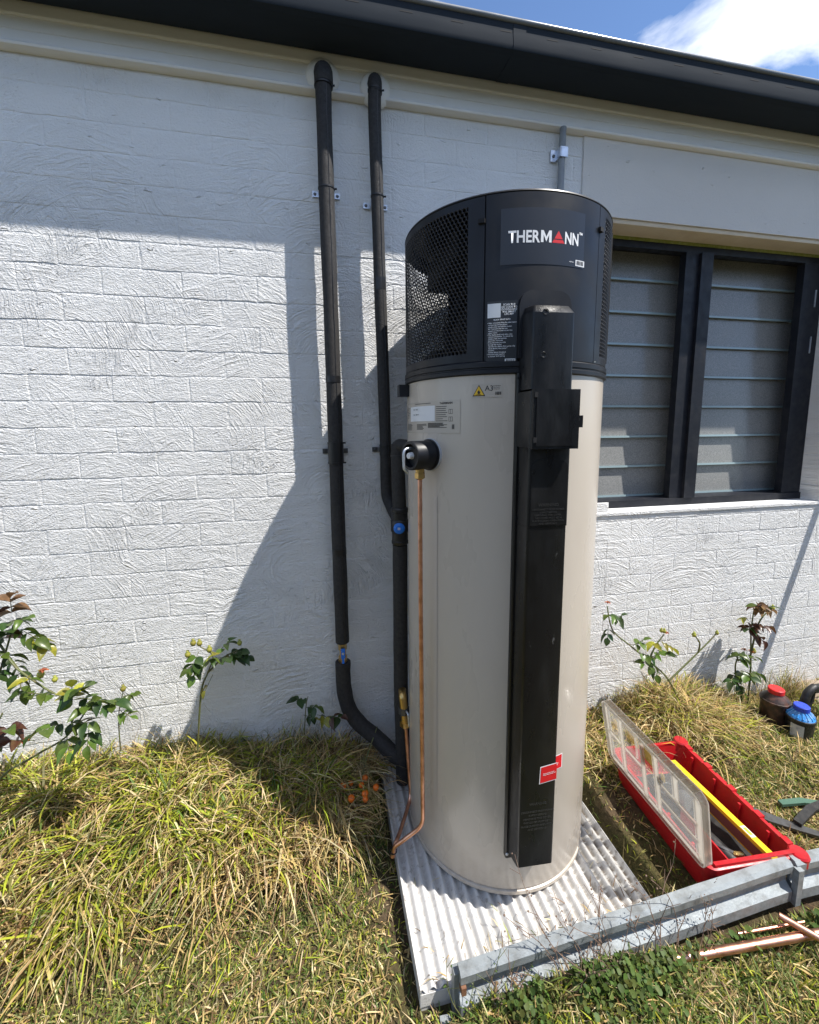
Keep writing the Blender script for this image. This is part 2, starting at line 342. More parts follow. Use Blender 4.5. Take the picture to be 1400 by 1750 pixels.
def text_mesh(s, size, bold=0., extrude=0., align='LEFT', spacing=1.0, line=1.0):
    c = bpy.data.curves.new('t', 'FONT'); c.body = s; c.size = size; c.offset = bold; c.extrude = extrude; c.align_x = align; c.resolution_u = 3; c.space_character = spacing; c.space_line = line
    o = bpy.data.objects.new('t', c); COL.objects.link(o); dg = bpy.context.evaluated_depsgraph_get(); dg.update()
    me = bpy.data.meshes.new_from_object(o.evaluated_get(dg)); bpy.data.objects.remove(o); bpy.data.curves.remove(c)
    return me

# ================================================================== GROUND
def sstep(a, b, x): t = np.clip((x - a) / (b - a), 0, 1); return t * t * (3 - 2 * t)
def vnoise(x, y, s, seed=0):
    """value noise, numpy"""
    x = np.asarray(x, float) * s + 100 + seed * 17.3; y = np.asarray(y, float) * s + 100 + seed * 9.1
    xi = np.floor(x).astype(int); yi = np.floor(y).astype(int); fx = x - xi; fy = y - yi; fx = fx * fx * (3 - 2 * fx); fy = fy * fy * (3 - 2 * fy)
    def hsh(a, b): 
        n = np.sin(a * 127.1 + b * 311.7 + seed * 74.7) * 43758.5453; return n - np.floor(n)
    return (hsh(xi, yi) * (1 - fx) + hsh(xi + 1, yi) * fx) * (1 - fy) + (hsh(xi, yi + 1) * (1 - fx) + hsh(xi + 1, yi + 1) * fx) * fy
def gz(x, y):
    x = np.asarray(x, float); y = np.asarray(y, float)
    z = .0 + .045 * sstep(.55, .95, x) * sstep(-.80, -.70, y)
    lb = np.interp(x, [-3, -1.0, -.55, -.3, 0, .17, .30], [.22, .20, .18, .15, .13, .06, .02])
    z = z + lb * sstep(-.60, -.12, y) * (x < .31)
    z = z + .06 * np.exp(-((x - 1.55) / .3) ** 2) * sstep(-.4, -.1, y)
    z = z + .060 * sstep(.24, .34, x) * sstep(1.0, .62, x) * sstep(-.80, -.825, y) * sstep(-1.15, -.86, y)
    pad = sstep(.12, .20, x) * sstep(.97, .89, x) * sstep(-.80, -.77, y)
    z = z + (1 - pad) * .012 * (vnoise(x, y, 9) - .5) + (1 - pad) * .02 * (vnoise(x, y, 2.5, 3) - .5)
    return z * (1 - pad) - .012 * pad
ax = np.unique(np.round(np.concatenate([-np.geomspace(1.8, 250, 24), np.arange(-1.8, 3.4, .03), np.geomspace(3.4, 250, 22)]), 4))
ay = np.unique(np.round(np.concatenate([-np.geomspace(1.8, 250, 24), np.arange(-1.8, .12, .03), np.geomspace(.2, 250, 12)]), 4))
gx, gy = np.meshgrid(ax, ay); zz = gz(gx, gy); zz[gy > .05] = -.02; far = np.hypot(gx - .5, gy + .5) > 4; zz[far] = 0
V = np.stack([gx.ravel(), gy.ravel(), zz.ravel()], 1); nx_, ny_ = len(ax), len(ay)
idx = np.arange(nx_ * ny_).reshape(ny_, nx_); F = np.stack([idx[:-1, :-1], idx[:-1, 1:], idx[1:, 1:], idx[1:, :-1]], -1).reshape(-1, 4)
def np_mesh(name, V, F, m, parent=None, col=None, smooth=True):
    me = bpy.data.meshes.new(name); me.vertices.add(len(V)); me.vertices.foreach_set('co', np.asarray(V, np.float32).ravel())
    k = F.shape[1]; me.loops.add(F.size); me.loops.foreach_set('vertex_index', F.astype(np.int32).ravel())
    me.polygons.add(len(F)); me.polygons.foreach_set('loop_start', np.arange(0, F.size, k, dtype=np.int32)); 
    me.polygons.foreach_set('use_smooth', np.full(len(F), smooth))
    me.update(calc_edges=True)
    if col is not None:
        a = me.color_attributes.new('Col', 'FLOAT_COLOR', 'POINT'); a.data.foreach_set('color', np.concatenate([col, np.ones((len(V), 1))], 1).astype(np.float32).ravel())
    return link(name, me, m, parent)
tag(np_mesh('ground', V, F, M_soil), kind='structure')

# ================================================================== HOUSE
house = thing('house', 'white rendered brick house wall with dark gutter and louvred window', 'house')
XL, XR = -3.2, 4.6; WT = H + 1.1145
WX0, WX1, WZ0, WZ1 = 1.125, 2.435, H - .385, H + .832
bm = bmesh.new(); yb = .0012
for a in ((XL, WX0, yb, .24, -.1, WT), (WX1, XR, yb, .24, -.1, WT), (WX0, WX1, yb, .24, -.1, WZ0 - .012), (WX0, WX1, yb, .24, WZ1 + .004, WT)): bx(bm, *a)
wall = fin(bm, 'wall', M_wall, house, smooth=False)
# bricks showing through the bagged render, one object each
def brick_mesh(w, h, k):
    r = random.Random(k); bm = bmesh.new(); per = []
    nxb, nzb = 7, 3
    for i in range(nxb): per.append((-w / 2 + w * i / nxb, -h / 2))
    for i in range(nzb): per.append((w / 2, -h / 2 + h * i / nzb))
    for i in range(nxb): per.append((w / 2 - w * i / nxb, h / 2))
    for i in range(nzb): per.append((-w / 2, h / 2 - h * i / nzb))
    rings = []
    for inset, y in ((0, .0042), (0, .0014), (.0050, 0.0)):
        ring = []
        for x, z in per:
            sx = 1 if x > 0 else -1; sz = 1 if z > 0 else -1
            k3 = 1 if inset else .3; jx = r.uniform(-.003, .003) * k3; jz = r.uniform(-.0032, .0032) * k3
            ex = inset if abs(abs(x) - w / 2) < 1e-6 else 0; ez = inset * (1.5 if z > 0 else .3) if abs(abs(z) - h / 2) < 1e-6 else 0
            ring.append(bm.verts.new((x - sx * ex + jx, y, z - sz * ez + jz)))
        rings.append(ring)
    n = len(per)
    for a, b in zip(rings, rings[1:]):
        for k_ in range(n): bm.faces.new((a[k_], a[(k_ + 1) % n], b[(k_ + 1) % n], b[k_]))
    bm.faces.new(rings[-1])
    bmesh.ops.recalc_face_normals(bm, faces=bm.faces[:])
    me = bpy.data.meshes.new('brick')
    bm.to_mesh(me); bm.free(); me.materials.append(M_wall); return me
CH = .086; J = .001
BM = {}
def brick(x0, x1, z0, z1):
    w = round(x1 - x0 - J, 3); h = round(z1 - z0 - J, 3); v = random.randrange(3)
    if (w, h, v) not in BM: BM[(w, h, v)] = brick_mesh(w, h, hash((w, h, v)) & 9999)
    return BM[(w, h, v)], ((x0 + x1) / 2, random.uniform(-.0005, .0004), (z0 + z1) / 2)
nb = 0; hid = bmesh.new()
for k in range(-9, 23):
    z1 = H + .350 - CH * k; z0 = z1 - CH
    if z1 > WT - .002: z1 = WT - .002
    if z1 - z0 < .03 or z0 < -.06: continue
    off = -.681 + (.12 if k % 2 else 0.)
    for j in range(-8, 18):
        a, b = off + .24 * j, off + .24 * (j + 1)
        segs = [(a, b)]
        if z0 >= WZ0 - .03: segs = [(a, min(b, 1.034))]           # left of the sheet / window
        if z0 < WZ0 - .012 < z1: z1c = WZ0 - .012
        else: z1c = z1
        for (p, q_) in segs:
            if z0 < WZ0 - .03 and WX0 - .1 < p: zt = min(z1c, WZ0 - .012)
            else: zt = z1
            if q_ - p < .03 or zt - z0 < .02: continue
            me, lo = brick(p, q_, z0, zt)
            px = lo[0]
            vis = -1.25 < px < 2.62 and not (.36 < px < .98 and lo[2] < H + .40) and not (px > .98 and px < 1.06 and lo[2] < H - .1 and lo[2] > H - .38)
            if px < .36 and lo[2] < (.36 if px < -.9 else .16): vis = False
            if px > 1.0 and lo[2] < .04: vis = False
            if vis and nb < 300:
                o = bpy.data.objects.new('brick', me); COL.objects.link(o); o.parent = wall; o.location = lo
                o.rotation_euler = (random.gauss(0, .0022), random.gauss(0, .002), random.gauss(0, .0008)); nb += 1
            elif -2.6 < px < 4.2:
                b2 = bmesh.new(); b2.from_mesh(me); bmesh.ops.translate(b2, verts=b2.verts[:], vec=lo); tmp = bpy.data.meshes.new('x'); b2.to_mesh(tmp); b2.free(); hid.from_mesh(tmp); bpy.data.meshes.remove(tmp)
o = fin(hid, 'brickwork', M_wall, wall); tag(o, kind='stuff')
print('bricks', nb)
# smooth sheet over the window, sill, soffit
o = box('cement_sheet', M_panel, house, 1.038, XR, -.006, .0035, WZ1, WT - .001, .0015); tag(o, 'smooth grey beige cement sheet above the window')
bm = bmesh.new(); bx(bm, WX0, WX1, .001, .0885, WZ1 - .018, WZ1 - .0005); bmesh.ops.translate(bm, verts=[v for v in bm.verts if v.co.y > .05], vec=(0, 0, -.004))
fin(bm, 'window_soffit', M_tan, house, bevel=.001)
box('painted_strip', M_green, house, WX0, WX1, .0885, .0915, WZ1 - .034, WZ1 - .006, .001)
bm = bmesh.new(); bx(bm, WX0 - .02, WX1 + .0, -.006, .20, WZ0 - .012, WZ0); fin(bm, 'rendered_sill', M_wall, house, bevel=.003)
# frieze: bead, board, upper cove
FZ = WT
extr('frieze_bead', M_frieze, house, [(.002, FZ - .001), (-.018, FZ), (-.026, FZ + .004), (-.028, FZ + .010), (-.024, FZ + .016), (.002, FZ + .017)], XL, XR, 40, jit=.0005)
extr('frieze_board', M_frieze, house, [(.002, FZ + .0175), (-.014, FZ + .0175), (-.0175, FZ + .020), (-.0175, FZ + .047), (-.0145, FZ + .049), (-.0175, FZ + .051), (-.0175, FZ + .083), (.002, FZ + .083)], XL, XR, 1)
extr('frieze_top_strip', M_frieze, house, [(.002, FZ + .0835), (-.021, FZ + .0835), (-.024, FZ + .088), (-.026, FZ + .120), (.002, FZ + .135)], XL, XR, 1)
# gutter
gut = extr('gutter', M_gutter, house, [(-.028, FZ + .118), (-.040, FZ + .108), (-.165, FZ + .096), (-.178, FZ + .103), (-.182, FZ + .115), (-.176, FZ + .150), (-.176, FZ + .186), (-.030, FZ + .200)], XL, XR, 1)
bm = bmesh.new(); tube(bm, [(XL, -.1755, FZ + .188), (XR, -.1755, FZ + .188)], .0085, 12); fin(bm, 'gutter_bead', M_gutlip_sunlit, gut)
for i in range(14):
    x = -.05 + i * .165; box('overflow_slot_shade', M_dark, gut, x, x + .040, -.1764, -.1752, FZ + .1515, FZ + .1545, 0)  # dark proud strips stand in for the shade inside open slots
extr('gutter_joiner', M_gutter, gut, [(-.030, FZ + .1165), (-.040, FZ + .1065), (-.1655, FZ + .0945), (-.1795, FZ + .102), (-.1836, FZ + .115), (-.1776, FZ + .150), (-.1776, FZ + .178), (-.1755, FZ + .178), (-.1755, FZ + .150), (-.18, FZ + .115), (-.165, FZ + .0975), (-.040, FZ + .110)], .655, .70, 1)
bm = bmesh.new(); bx(bm, XL, XR, 0, 4.2, 0, .02, Matrix.Translation((0, -.12, FZ + .205)) @ Matrix.Rotation(R_(22), 4, 'X')); fin(bm, 'roof', M_roof, house)
bm = bmesh.new(); bx(bm, XL, XR, 3.0, 3.1, -.1, WT); bx(bm, XL, XL + .1, .24, 3.0, -.1, WT); bx(bm, XR - .1, XR, .24, 3.0, -.1, WT); bx(bm, XL, XR, .24, 3.0, WT, WT + .02)
fin(bm, 'inner_wall', M_dark, house, smooth=False)
# window
win = bpy.data.objects.new('window', None); COL.objects.link(win); win.parent = house
win['label'] = 'dark framed two bay window of glass louvres'
FY0, FY1 = .0925, .235
fz0, fz1 = WZ0 + .0015, WZ1 - .022
P1 = (1.20, 1.709); P2 = (1.889, 2.330); LZ0, LZ1 = H - .352, H + .790
def fr(x0, x1, z0, z1, y0=FY0, y1=FY1, b=.003, n='frame'): box(n, M_frame, win, x0, x1, y0, y1, z0, z1, b)
YD = .1275
fr(WX0 + .001, WX1 - .001, fz1 - .040, fz1, y1=YD, n='frame_head'); fr(WX0 + .001, WX1 - .001, fz0, fz0 + .033, y0=.086, y1=.20, n='frame_sill')
fr(WX0 + .001, 1.185, fz0 + .0335, fz1 - .0405, y1=YD, n='frame_jamb'); fr(2.314, WX1 - .001, fz0 + .0335, fz1 - .0405, y1=YD, n='frame_jamb')
fr(1.636, 1.706, fz0 + .0335, fz1 - .0405, y1=YD, n='frame_stile'); fr(1.7065, 1.769, fz0 + .0335, fz1 - .0405, y0=.078, y1=.188, n='mullion')
fr(2.425, WX1 - .0015, fz0 + .0335, fz1 - .0005, y0=.128, y1=.24, n='frame_jamb'); fr(WX0 + .0015, 1.14, fz0 + .0335, fz1 - .0005, y0=.128, y1=.24, n='frame_jamb'); fr(WX0 + .016, 2.424, fz1 - .012, fz1 - .001, y0=.128, y1=.24, n='frame_head')
for zc_ in (.62, .40): box('hinge', M_zinc, win, 2.392, 2.397, .0885, .0925, H + zc_ - .05, H + zc_ + .03, .001)
lou = bmesh.new()
def blade_mesh(w):
    bm = bmesh.new(); h = .150; t_ = .006
    M_ = Matrix.Rotation(R_(-4.5), 4, 'X')
    bx(bm, -w / 2, w / 2, -t_ / 2, t_ / 2, 0, h, M_)
    me_e = [f for f in bm.faces if abs(f.calc_center_median().z) < .004]
    for f in me_e: f.material_index = 1
    b2 = bmesh.new(); 
    bx(bm, -w / 2, w / 2, -.0085, -.0032, -.001, .0085, M_)
    for f in bm.faces[-6:]: f.material_index = 1
    bmesh.ops.recalc_face_normals(bm, faces=bm.faces[:])
    me = bpy.data.meshes.new('louvre_blade'); bm.to_mesh(me); bm.free(); me.materials.append(M_glass); me.materials.append(M_gledge); return me
lou.free()
for (a, b, fixx) in ((1.145, 1.735, 0), (1.740, 2.423, 0)):
    me = blade_mesh(b - a)
    for i in range(8):
        o = bpy.data.objects.new('louvre_blade', me); COL.objects.link(o); o.parent = win
        o.location = ((a + b) / 2, .196, LZ0 + .002 + .1455 * i); o.rotation_euler = (random.gauss(0, .006), 0, 0)
# added sheet behind the louvres so the room stays dark
box('room_light_stop', mat('grey_light_stop', (.10, .105, .11), .9), house, WX0, WX1, .30, .31, WZ0 - .1, WZ1 + .1, 0)

# ================================================================== WATER HEATER
CX, CY, R = .5677, -.3311, .2989
RC = R * 1.01
ZB, ZS, ZT = H - 1.3729, H + .1289, H + .5567
heater = thing('water_heater', 'tall beige cylindrical water heater with black top cap standing on corrugated pad', 'water heater', (CX, CY, ZB))
def cyl(th, z, r): return Vector((CX + r * math.cos(R_(th)), CY + r * math.sin(R_(th)), z))
def shell(bm, t0, t1, zs_rs, n=None):
    n = n or max(2, int(abs(t1 - t0) / 2.5)); rows = []
    for z, r in zs_rs: rows.append([bm.verts.new(cyl(t0 + (t1 - t0) * i / n, z, r)) for i in range(n + 1)])
    for a, b in zip(rows, rows[1:]):
        for i in range(n): bm.faces.new((a[i], a[i + 1], b[i + 1], b[i]))
def solidify(bm, th):
    bmesh.ops.recalc_face_normals(bm, faces=bm.faces[:]); bmesh.ops.solidify(bm, geom=bm.faces[:], thickness=th)
Ctr = Matrix.Translation((CX, CY, 0))
latheobj('tank_shell', M_shell, heater, [(0, ZB + .02), (R - .012, ZB + .02), (R - .001, ZB + .021), (R, ZB + .024), (R, H - .60), (R, ZS + .004), (R - .01, ZS + .006)], 128, Ctr, 25)
latheobj('base_ring', M_shell, heater, [(0, ZB), (R - .004, ZB), (R + .0015, ZB + .004), (R + .0015, ZB + .015), (R - .003, ZB + .0175), (R - .006, ZB + .018)], 128, Ctr, 25)
bm = bmesh.new(); shell(bm, -150.6, -147.8, [(H - 1.17, R + .0002), (H - 1.165, R + .0012), (H - .2, R + .0012), (H - .195, R + .0002)], 6); fin(bm, 'raised_strip', M_shell, heater)  # thin raised upright strip on the shell
# cap skirt ring and rings above
latheobj('cap_skirt', M_cap, heater, [(R - .004, ZS + .0005), (R + .002, ZS), (RC + .0035, ZS + .003), (RC + .0035, ZS + .012), (RC + .001, ZS + .014), (RC + .001, ZS + .0165), (RC + .0035, ZS + .0185), (RC + .0035, ZS + .030), (RC - .001, ZS + .034), (RC - .02, ZS + .034)], 128, Ctr, 25)
zc0, zm0, zm1, zc1 = ZS + .0345, H + .178, H + .537, ZT
GM0, GM1 = -253., -130.4
def panel_(t0, t1, z0, z1, name='cap_panel', r=RC, mtl=M_cap, th=.004):
    bm = bmesh.new(); shell(bm, t0, t1, [(z0, r), ((z0 + z1) / 2, r), (z1, r)]); solidify(bm, th); return fin(bm, name, mtl, heater, ang=50)
panel_(-121.9, -62.4, zc0, zc1 - .008, 'cap_front_panel', RC + .0006)
panel_(-130.4, -122.5, zm0, zm1, 'cap_door_stile'); panel_(-253, -122.5, zc0, zm0, 'cap_door_rail'); panel_(-253, -122.5, zm1, zc1 - .008, 'cap_door_rail')
panel_(-61.8, -55.4, zm0, zm1, 'cap_door_stile'); panel_(-61.8, 20, zc0, zm0, 'cap_door_rail'); panel_(-61.8, 20, zm1, zc1 - .008, 'cap_door_rail'); panel_(-8, 20, zm0, zm1, 'cap_door_stile')
panel_(20, 107, zc0, zc1 - .008, 'cap_back_panel')
panel_(-123.2, -121.2, zc0, zc1 - .009, 'seam_backing', RC - .006, M_dark, .002); panel_(-62.8, -61.2, zc0, zc1 - .009, 'seam_backing', RC - .006, M_dark, .002)
latheobj('cap_lid', M_cap, heater, [(RC - .02, zc1 - .010), (RC - .002, zc1 - .0075), (RC + .001, zc1 - .005), (RC - .0005, zc1 - .0015), (RC - .004, zc1), (RC - .05, zc1 + .004), (0, zc1 + .012)], 128, Ctr, 35)
def hexgrille(name, t0, t1, z0, z1, pitch=.0112, wall_=.0016, edge=None):
    bm = bmesh.new(); dz = pitch * .866; nz = int((z1 - z0) / dz); dth = math.degrees(pitch / RC); nt_ = int((t1 - t0) / dth)
    dz = (z1 - z0) / nz; dth = (t1 - t0) / nt_
    for j in range(nz + 1):
        for i in range(nt_ + 1):
            tc_ = t0 + (i + (.5 if j % 2 else 0)) * dth; zc_ = z0 + j * dz
            solid = zc_ < z0 + dz * .5 or zc_ > z1 - dz * .5 or (edge and not edge(tc_, zc_))
            ou, inn = [], []
            for k in range(6):
                a = R_(60 * k + 30); ex = math.cos(a) * pitch / math.sqrt(3); ez = math.sin(a) * pitch / math.sqrt(3)
                th = min(max(tc_ + math.degrees(ex / RC), t0), t1); zz_ = min(max(zc_ + ez, z0), z1)
                ou.append(bm.verts.new(cyl(th, zz_, RC))); f = 1 - wall_ * 2.2 / pitch
                inn.append(bm.verts.new(cyl(tc_ + math.degrees(ex * f / RC), zc_ + ez * f, RC - .0012)))
            if solid:
                try: bm.faces.new(ou)
                except ValueError: pass
                for v in inn: bm.verts.remove(v)
                continue
            for k in range(6): bm.faces.new((ou[k], ou[(k + 1) % 6], inn[(k + 1) % 6], inn[k]))
    bmesh.ops.remove_doubles(bm, verts=bm.verts[:], dist=.0006)
    bmesh.ops.dissolve_degenerate(bm, edges=bm.edges[:], dist=.0002)
    me = bpy.data.meshes.new(name); bm.to_mesh(me); bm.free(); return link(name, me, M_cap, heater)
hexgrille('perforated_grille', GM0, GM1, zm0, zm1)
hexgrille('perforated_grille', -55.4, -8, zm0, zm1)
# machinery behind the grille
latheobj('compressor', M_dark, heater, [(0, ZS + .03), (.085, ZS + .03), (.09, ZS + .05), (.09, ZS + .20), (.07, ZS + .235), (0, ZS + .245)], 24, Matrix.Translation((CX + .02, CY + .05, 0)))
box('fan_shroud', M_dark, heater, CX - .03, CX + .26, CY - .16, CY + .16, ZS + .05, ZS + .41, .01)
box('evaporator_coil', M_dark, heater, CX - .11, CX - .05, CY - .05, CY + .22, H + .18, H + .37, .004)
box('inner_tray', M_dark, heater, CX - .20, CX + .2, CY - .2, CY + .2, ZS + .02, ZS + .03, 0)
tubeobj('refrigerant_pipe', M_dark, heater, spline([(CX - .17, CY - .02, ZS + .03), (CX - .18, CY, ZS + .16), (CX - .14, CY + .08, ZS + .2), (CX - .1, CY + .05, ZS + .3), (CX - .05, CY, ZS + .33)]), .014, 8)
box('controller_box', M_dark, heater, CX - .2, CX - .12, CY + .06, CY + .2, ZS + .04, H + .245, .004)
box('wiring_box', M_dark, heater, CX - .19, CX - .0, CY - .13, CY + .2, H + .46, H + .54, .004)
# little door latches
for th, z in ((-123.6, H + .492), (-61.5, H + .492)):
    bm = bmesh.new(); Mx = Matrix.Translation(cyl(th, z, RC + .002)) @ Matrix.Rotation(R_(th + 90), 4, 'Z'); bx(bm, -.009, .007, -.005, .003, -.005, .005, Mx); fin(bm, 'door_latch', M_dark, heater, bevel=.002)
bm = bmesh.new(); shell(bm, -62.2, -60.8, [(H + .165, RC + .003), (H + .168, RC + .004)], 2); fin(bm, 'latch_edge', M_zinc, heater)
box('handle_block', M_cap, heater, cyl(176, 0, R + .018).x - .014, cyl(176, 0, R).x + .004, CY - .005, CY + .03, H + .092, H + .127, .003)
# flat print on the cylinder
def patch(name, t0, t1, z0, z1, r, m, parent=heater, skew=0.):
    bm = bmesh.new(); n = max(2, int(abs(t1 - t0) / 2)); 
    a = [bm.verts.new(cyl(t0 + (t1 - t0) * i / n, z0, r)) for i in range(n + 1)]; b = [bm.verts.new(cyl(t0 + (t1 - t0) * i / n, z1, r)) for i in range(n + 1)]
    for i in range(n): bm.faces.new((a[i], a[i + 1], b[i + 1], b[i]))
    return fin(bm, name, m, parent)
def wrap(name, me, th, z, r, m, parent):
    for v in me.vertices: v.co = cyl(th + math.degrees(v.co.x / r), z + v.co.y, r + v.co.z)
    return link(name, me, m, parent)
def sub(parent, o):
    return o
rl = RC + .0014; rt = rl + .0005
logo = patch('logo_label', -115.2, -73.9, H + .386, H + .513, rl, M_lblg)
me = text_mesh('THER', .0455, .0011, spacing=1.0); wtot = max(v.co.x for v in me.vertices)
w_target = math.radians(-97.6 + 111.8) * rt
hm = max(v.co.y for v in me.vertices)
for v in me.vertices: v.co.x *= w_target / wtot; v.co.y *= .0268 / hm
wrap('lettering', me, -111.8, H + .4355, rt, M_white, logo)
bm = bmesh.new(); wM, hM, st = .0268, .0268, .0064
for pts in (((0, 0), (st, 0), (st, hM), (0, hM)), ((wM - st, 0), (wM, 0), (wM, hM), (wM - st, hM)), ((st, hM), (st, hM - .0095), (wM / 2, .0015), (wM / 2, .0125)), ((wM - st, hM), (wM / 2, .0125), (wM / 2, .0015), (wM - st, hM - .0095))):
    bm.faces.new([bm.verts.new((x, y, 0)) for x, y in pts])
me = bpy.data.meshes.new('lettering'); bm.to_mesh(me); bm.free(); wrap('lettering', me, -97.2, H + .4357, rt, M_white, logo)
me = text_mesh('NN', .0455, .0011, spacing=1.0); wtot = max(v.co.x for v in me.vertices); w_target = math.radians(-77.8 + 85.6) * rt
hm = max(v.co.y for v in me.vertices)
for v in me.vertices: v.co.x *= w_target / wtot; v.co.y *= .0268 / hm
wrap('lettering', me, -85.6, H + .4365, rt, M_white, logo)
wrap('lettering', text_mesh('TM', .008, .0002), -77.4, H + .462, rt, M_white, logo)
bm = bmesh.new(); tw = .0165
for (ya, yb2) in ((0, .0070), (.0092, .0268)):
    fa = 1 - ya / .0275; fb = 1 - yb2 / .0275
    vs = [bm.verts.new((-tw * fa, ya, 0)), bm.verts.new((tw * fa, ya, 0)), bm.verts.new((tw * fb, yb2, 0)), bm.verts.new((-tw * fb, yb2, 0))]; bm.faces.new(vs)
me = bpy.data.meshes.new('logo_triangle'); bm.to_mesh(me); bm.free(); wrap('logo_triangle', me, -88.7, H + .436, rt, M_red, logo)
def barcode(t0, t1, z0, z1, r, parent, back=True):
    if back: patch('barcode_patch', t0, t1, z0, z1, r, M_lblw, parent)
    bm = bmesh.new(); x = t0 + (t1 - t0) * .12; 
    while x < t1 - (t1 - t0) * .14:
        w_ = (t1 - t0) * random.choice((.03, .05, .08)); a = [bm.verts.new(cyl(tt, z, r + .0004)) for tt, z in ((x, z0 + (z1 - z0) * .2), (x + w_, z0 + (z1 - z0) * .2), (x + w_, z1 - (z1 - z0) * .12), (x, z1 - (z1 - z0) * .12))]; bm.faces.new(a); x += w_ + (t1 - t0) * random.choice((.035, .06))
    fin(bm, 'barcode', M_ink, parent)
def sub_patch(*a): 
    o = patch(*a[:-1], parent=a[-1]); return o
barcode(-79.0, -73.5, H + .3895, H + .4035, rt, logo)
wrap('lettering', text_mesh('47002051', .0035), -82.6, H + .396, rt, M_white, logo)
info = patch('instruction_label', -120.9, -106.9, H + .151, H + .304, rl, M_lblk)
patch('white_square', -120.5, -114.5, H + .265, H + .2985, rt, M_lblw, info)
wrap('lettering', text_mesh('SCAN THE\nQR CODE TO\nDOWNLOAD\nTHE SMART\nLIFE APP', .0062, .0001, align='CENTER', line=.9), -110.7, H + .2925, rt, M_white, info)
wrap('lettering', text_mesh('QUICK START INFO', .0046, .0001, align='CENTER'), -113.9, H + .2585, rt, M_white, info)
wrap('lettering', text_mesh('• After completely filling the water heater\n  and turning ON the power\n  supply, press and hold the button\n  for 3 seconds until the icon\n  appears on the screen to start the\n  water heater.\n• The display panel locks after a few\n  minutes of inactivity. To unlock the\n  display, press and hold the\n  button for 3 seconds.\n• Press the button to cycle\n  through the modes:\n   Standard Eco Mode (Heat pump only)\n   Boost Mode (Heat pump +\n  element)\n   Holiday Mode (Vacation)\n• Press and hold together\n  to activate Wi-Fi pairing', .0042, .00005, line=1.12), -120.5, H + .2515, rt, M_white, info)
wrap('lettering', text_mesh('THERMANN', .0052, .0002), -120.5, H + .1545, rt, M_white, info)
barcode(-112.2, -107.4, H + .1535, H + .166, rt, info)
rs = R + .0012; rs2 = rs + .0005
haz = patch('hazard_label', -127.6, -112.9, H + .073, H + .107, rs, M_clab)
def tri(bm, w, h, dz=0., dx=0.):
    bm.faces.new([bm.verts.new((-w / 2 + dx, dz, 0)), bm.verts.new((w / 2 + dx, dz, 0)), bm.verts.new((dx, dz + h, 0))])
bm = bmesh.new(); tri(bm, .033, .0285); me = bpy.data.meshes.new('warning_triangle'); bm.to_mesh(me); bm.free(); wrap('warning_triangle', me, -124.2, H + .0765, rs2, M_ink, haz)
bm = bmesh.new(); tri(bm, .0265, .0226, .0024); me = bpy.data.meshes.new('warning_triangle'); bm.to_mesh(me); bm.free(); wrap('warning_triangle', me, -124.2, H + .0765, rs2 + .0004, M_yel, haz)
bm = bmesh.new(); bm.faces.new([bm.verts.new((x * .85, y, 0)) for x, y in ((-.0026, .0055), (.0026, .0055), (.0042, .009), (.0032, .013), (.002, .0115), (.0004, .0165), (-.0022, .0125), (-.0031, .0135), (-.0043, .0095))]); bm.faces.new([bm.verts.new(c) for c in ((-.006, .0036, 0), (.006, .0036, 0), (.006, .0047, 0), (-.006, .0047, 0))])
me = bpy.data.meshes.new('flame_symbol'); bm.to_mesh(me); bm.free(); wrap('flame_symbol', me, -124.2, H + .0765, rs2 + .0008, M_ink, haz)
wrap('lettering', text_mesh('A3', .0185, .0001), -121.3, H + .0895, rs2, M_ink, haz)
wrap('lettering', text_mesh('WARNING\nFlammable\nrefrigerant', .0038), -117.3, H + .100, rs2, M_ink, haz)
barcode(-116.6, -113.3, H + .0765, H + .088, rs2, haz, False)
rate = patch('rating_label', -187.0, -133.8, H - .018, H + .070, rs, M_clab)
patch('white_square', -175.0, -149.6, H + .0155, H + .0578, rs2, M_lblw, rate)
for (t0, t1, z0, z1, n) in ((-184.5, -176, .022, .056, 7), (-148.8, -141, .012, .056, 8), (-182, -168, -.012, .008, 6), (-166, -156, -.010, .008, 6), (-155, -141, -.004, .010, 6), (-168, -152, .0625, .0655, 1)):
    bm = bmesh.new()
    for i in range(n):
        z = z0 + (z1 - z0) * (i + .5) / n; e = t0 + (t1 - t0) * random.uniform(.6, 1); k_ = 6
        lo = [bm.verts.new(cyl(t0 + (e - t0) * q_ / k_, H + z, rs2)) for q_ in range(k_ + 1)]; hi = [bm.verts.new(cyl(t0 + (e - t0) * q_ / k_, H + z + .0016, rs2)) for q_ in range(k_ + 1)]
        for q_ in range(k_): bm.faces.new((lo[q_], lo[q_ + 1], hi[q_ + 1], hi[q_]))
    fin(bm, 'print_lines', M_ink, rate)
wrap('lettering', text_mesh('THERMANN', .0078, .0002), -146.2, H + .060, rs2, M_ink, rate)
wrap('lettering', text_mesh('270L   R290', .0062), -170.5, H + .047, rs2 + .0004, M_ink, rate); wrap('lettering', text_mesh('0.240   800 W', .0062), -170.5, H + .0325, rs2 + .0004, M_ink, rate)
for z in (.034, .014):
    bm = bmesh.new()
    for a in ((0, .0125, 0, .0009), (0, .0125, .011, .012), (0, .0009, 0, .012), (.0116, .0125, 0, .012), (.0055, .0065, 0, .012)):
        bm.faces.new([bm.verts.new(c) for c in ((a[0], a[2], 0), (a[1], a[2], 0), (a[1], a[3], 0), (a[0], a[3], 0))])
    me = bpy.data.meshes.new('manual_symbol'); bm.to_mesh(me); bm.free(); wrap('manual_symbol', me, -140.4, H + z, rs2, M_ink, rate)
barcode(-138.6, -136.6, H - .010, H + .008, rs2, rate, False)
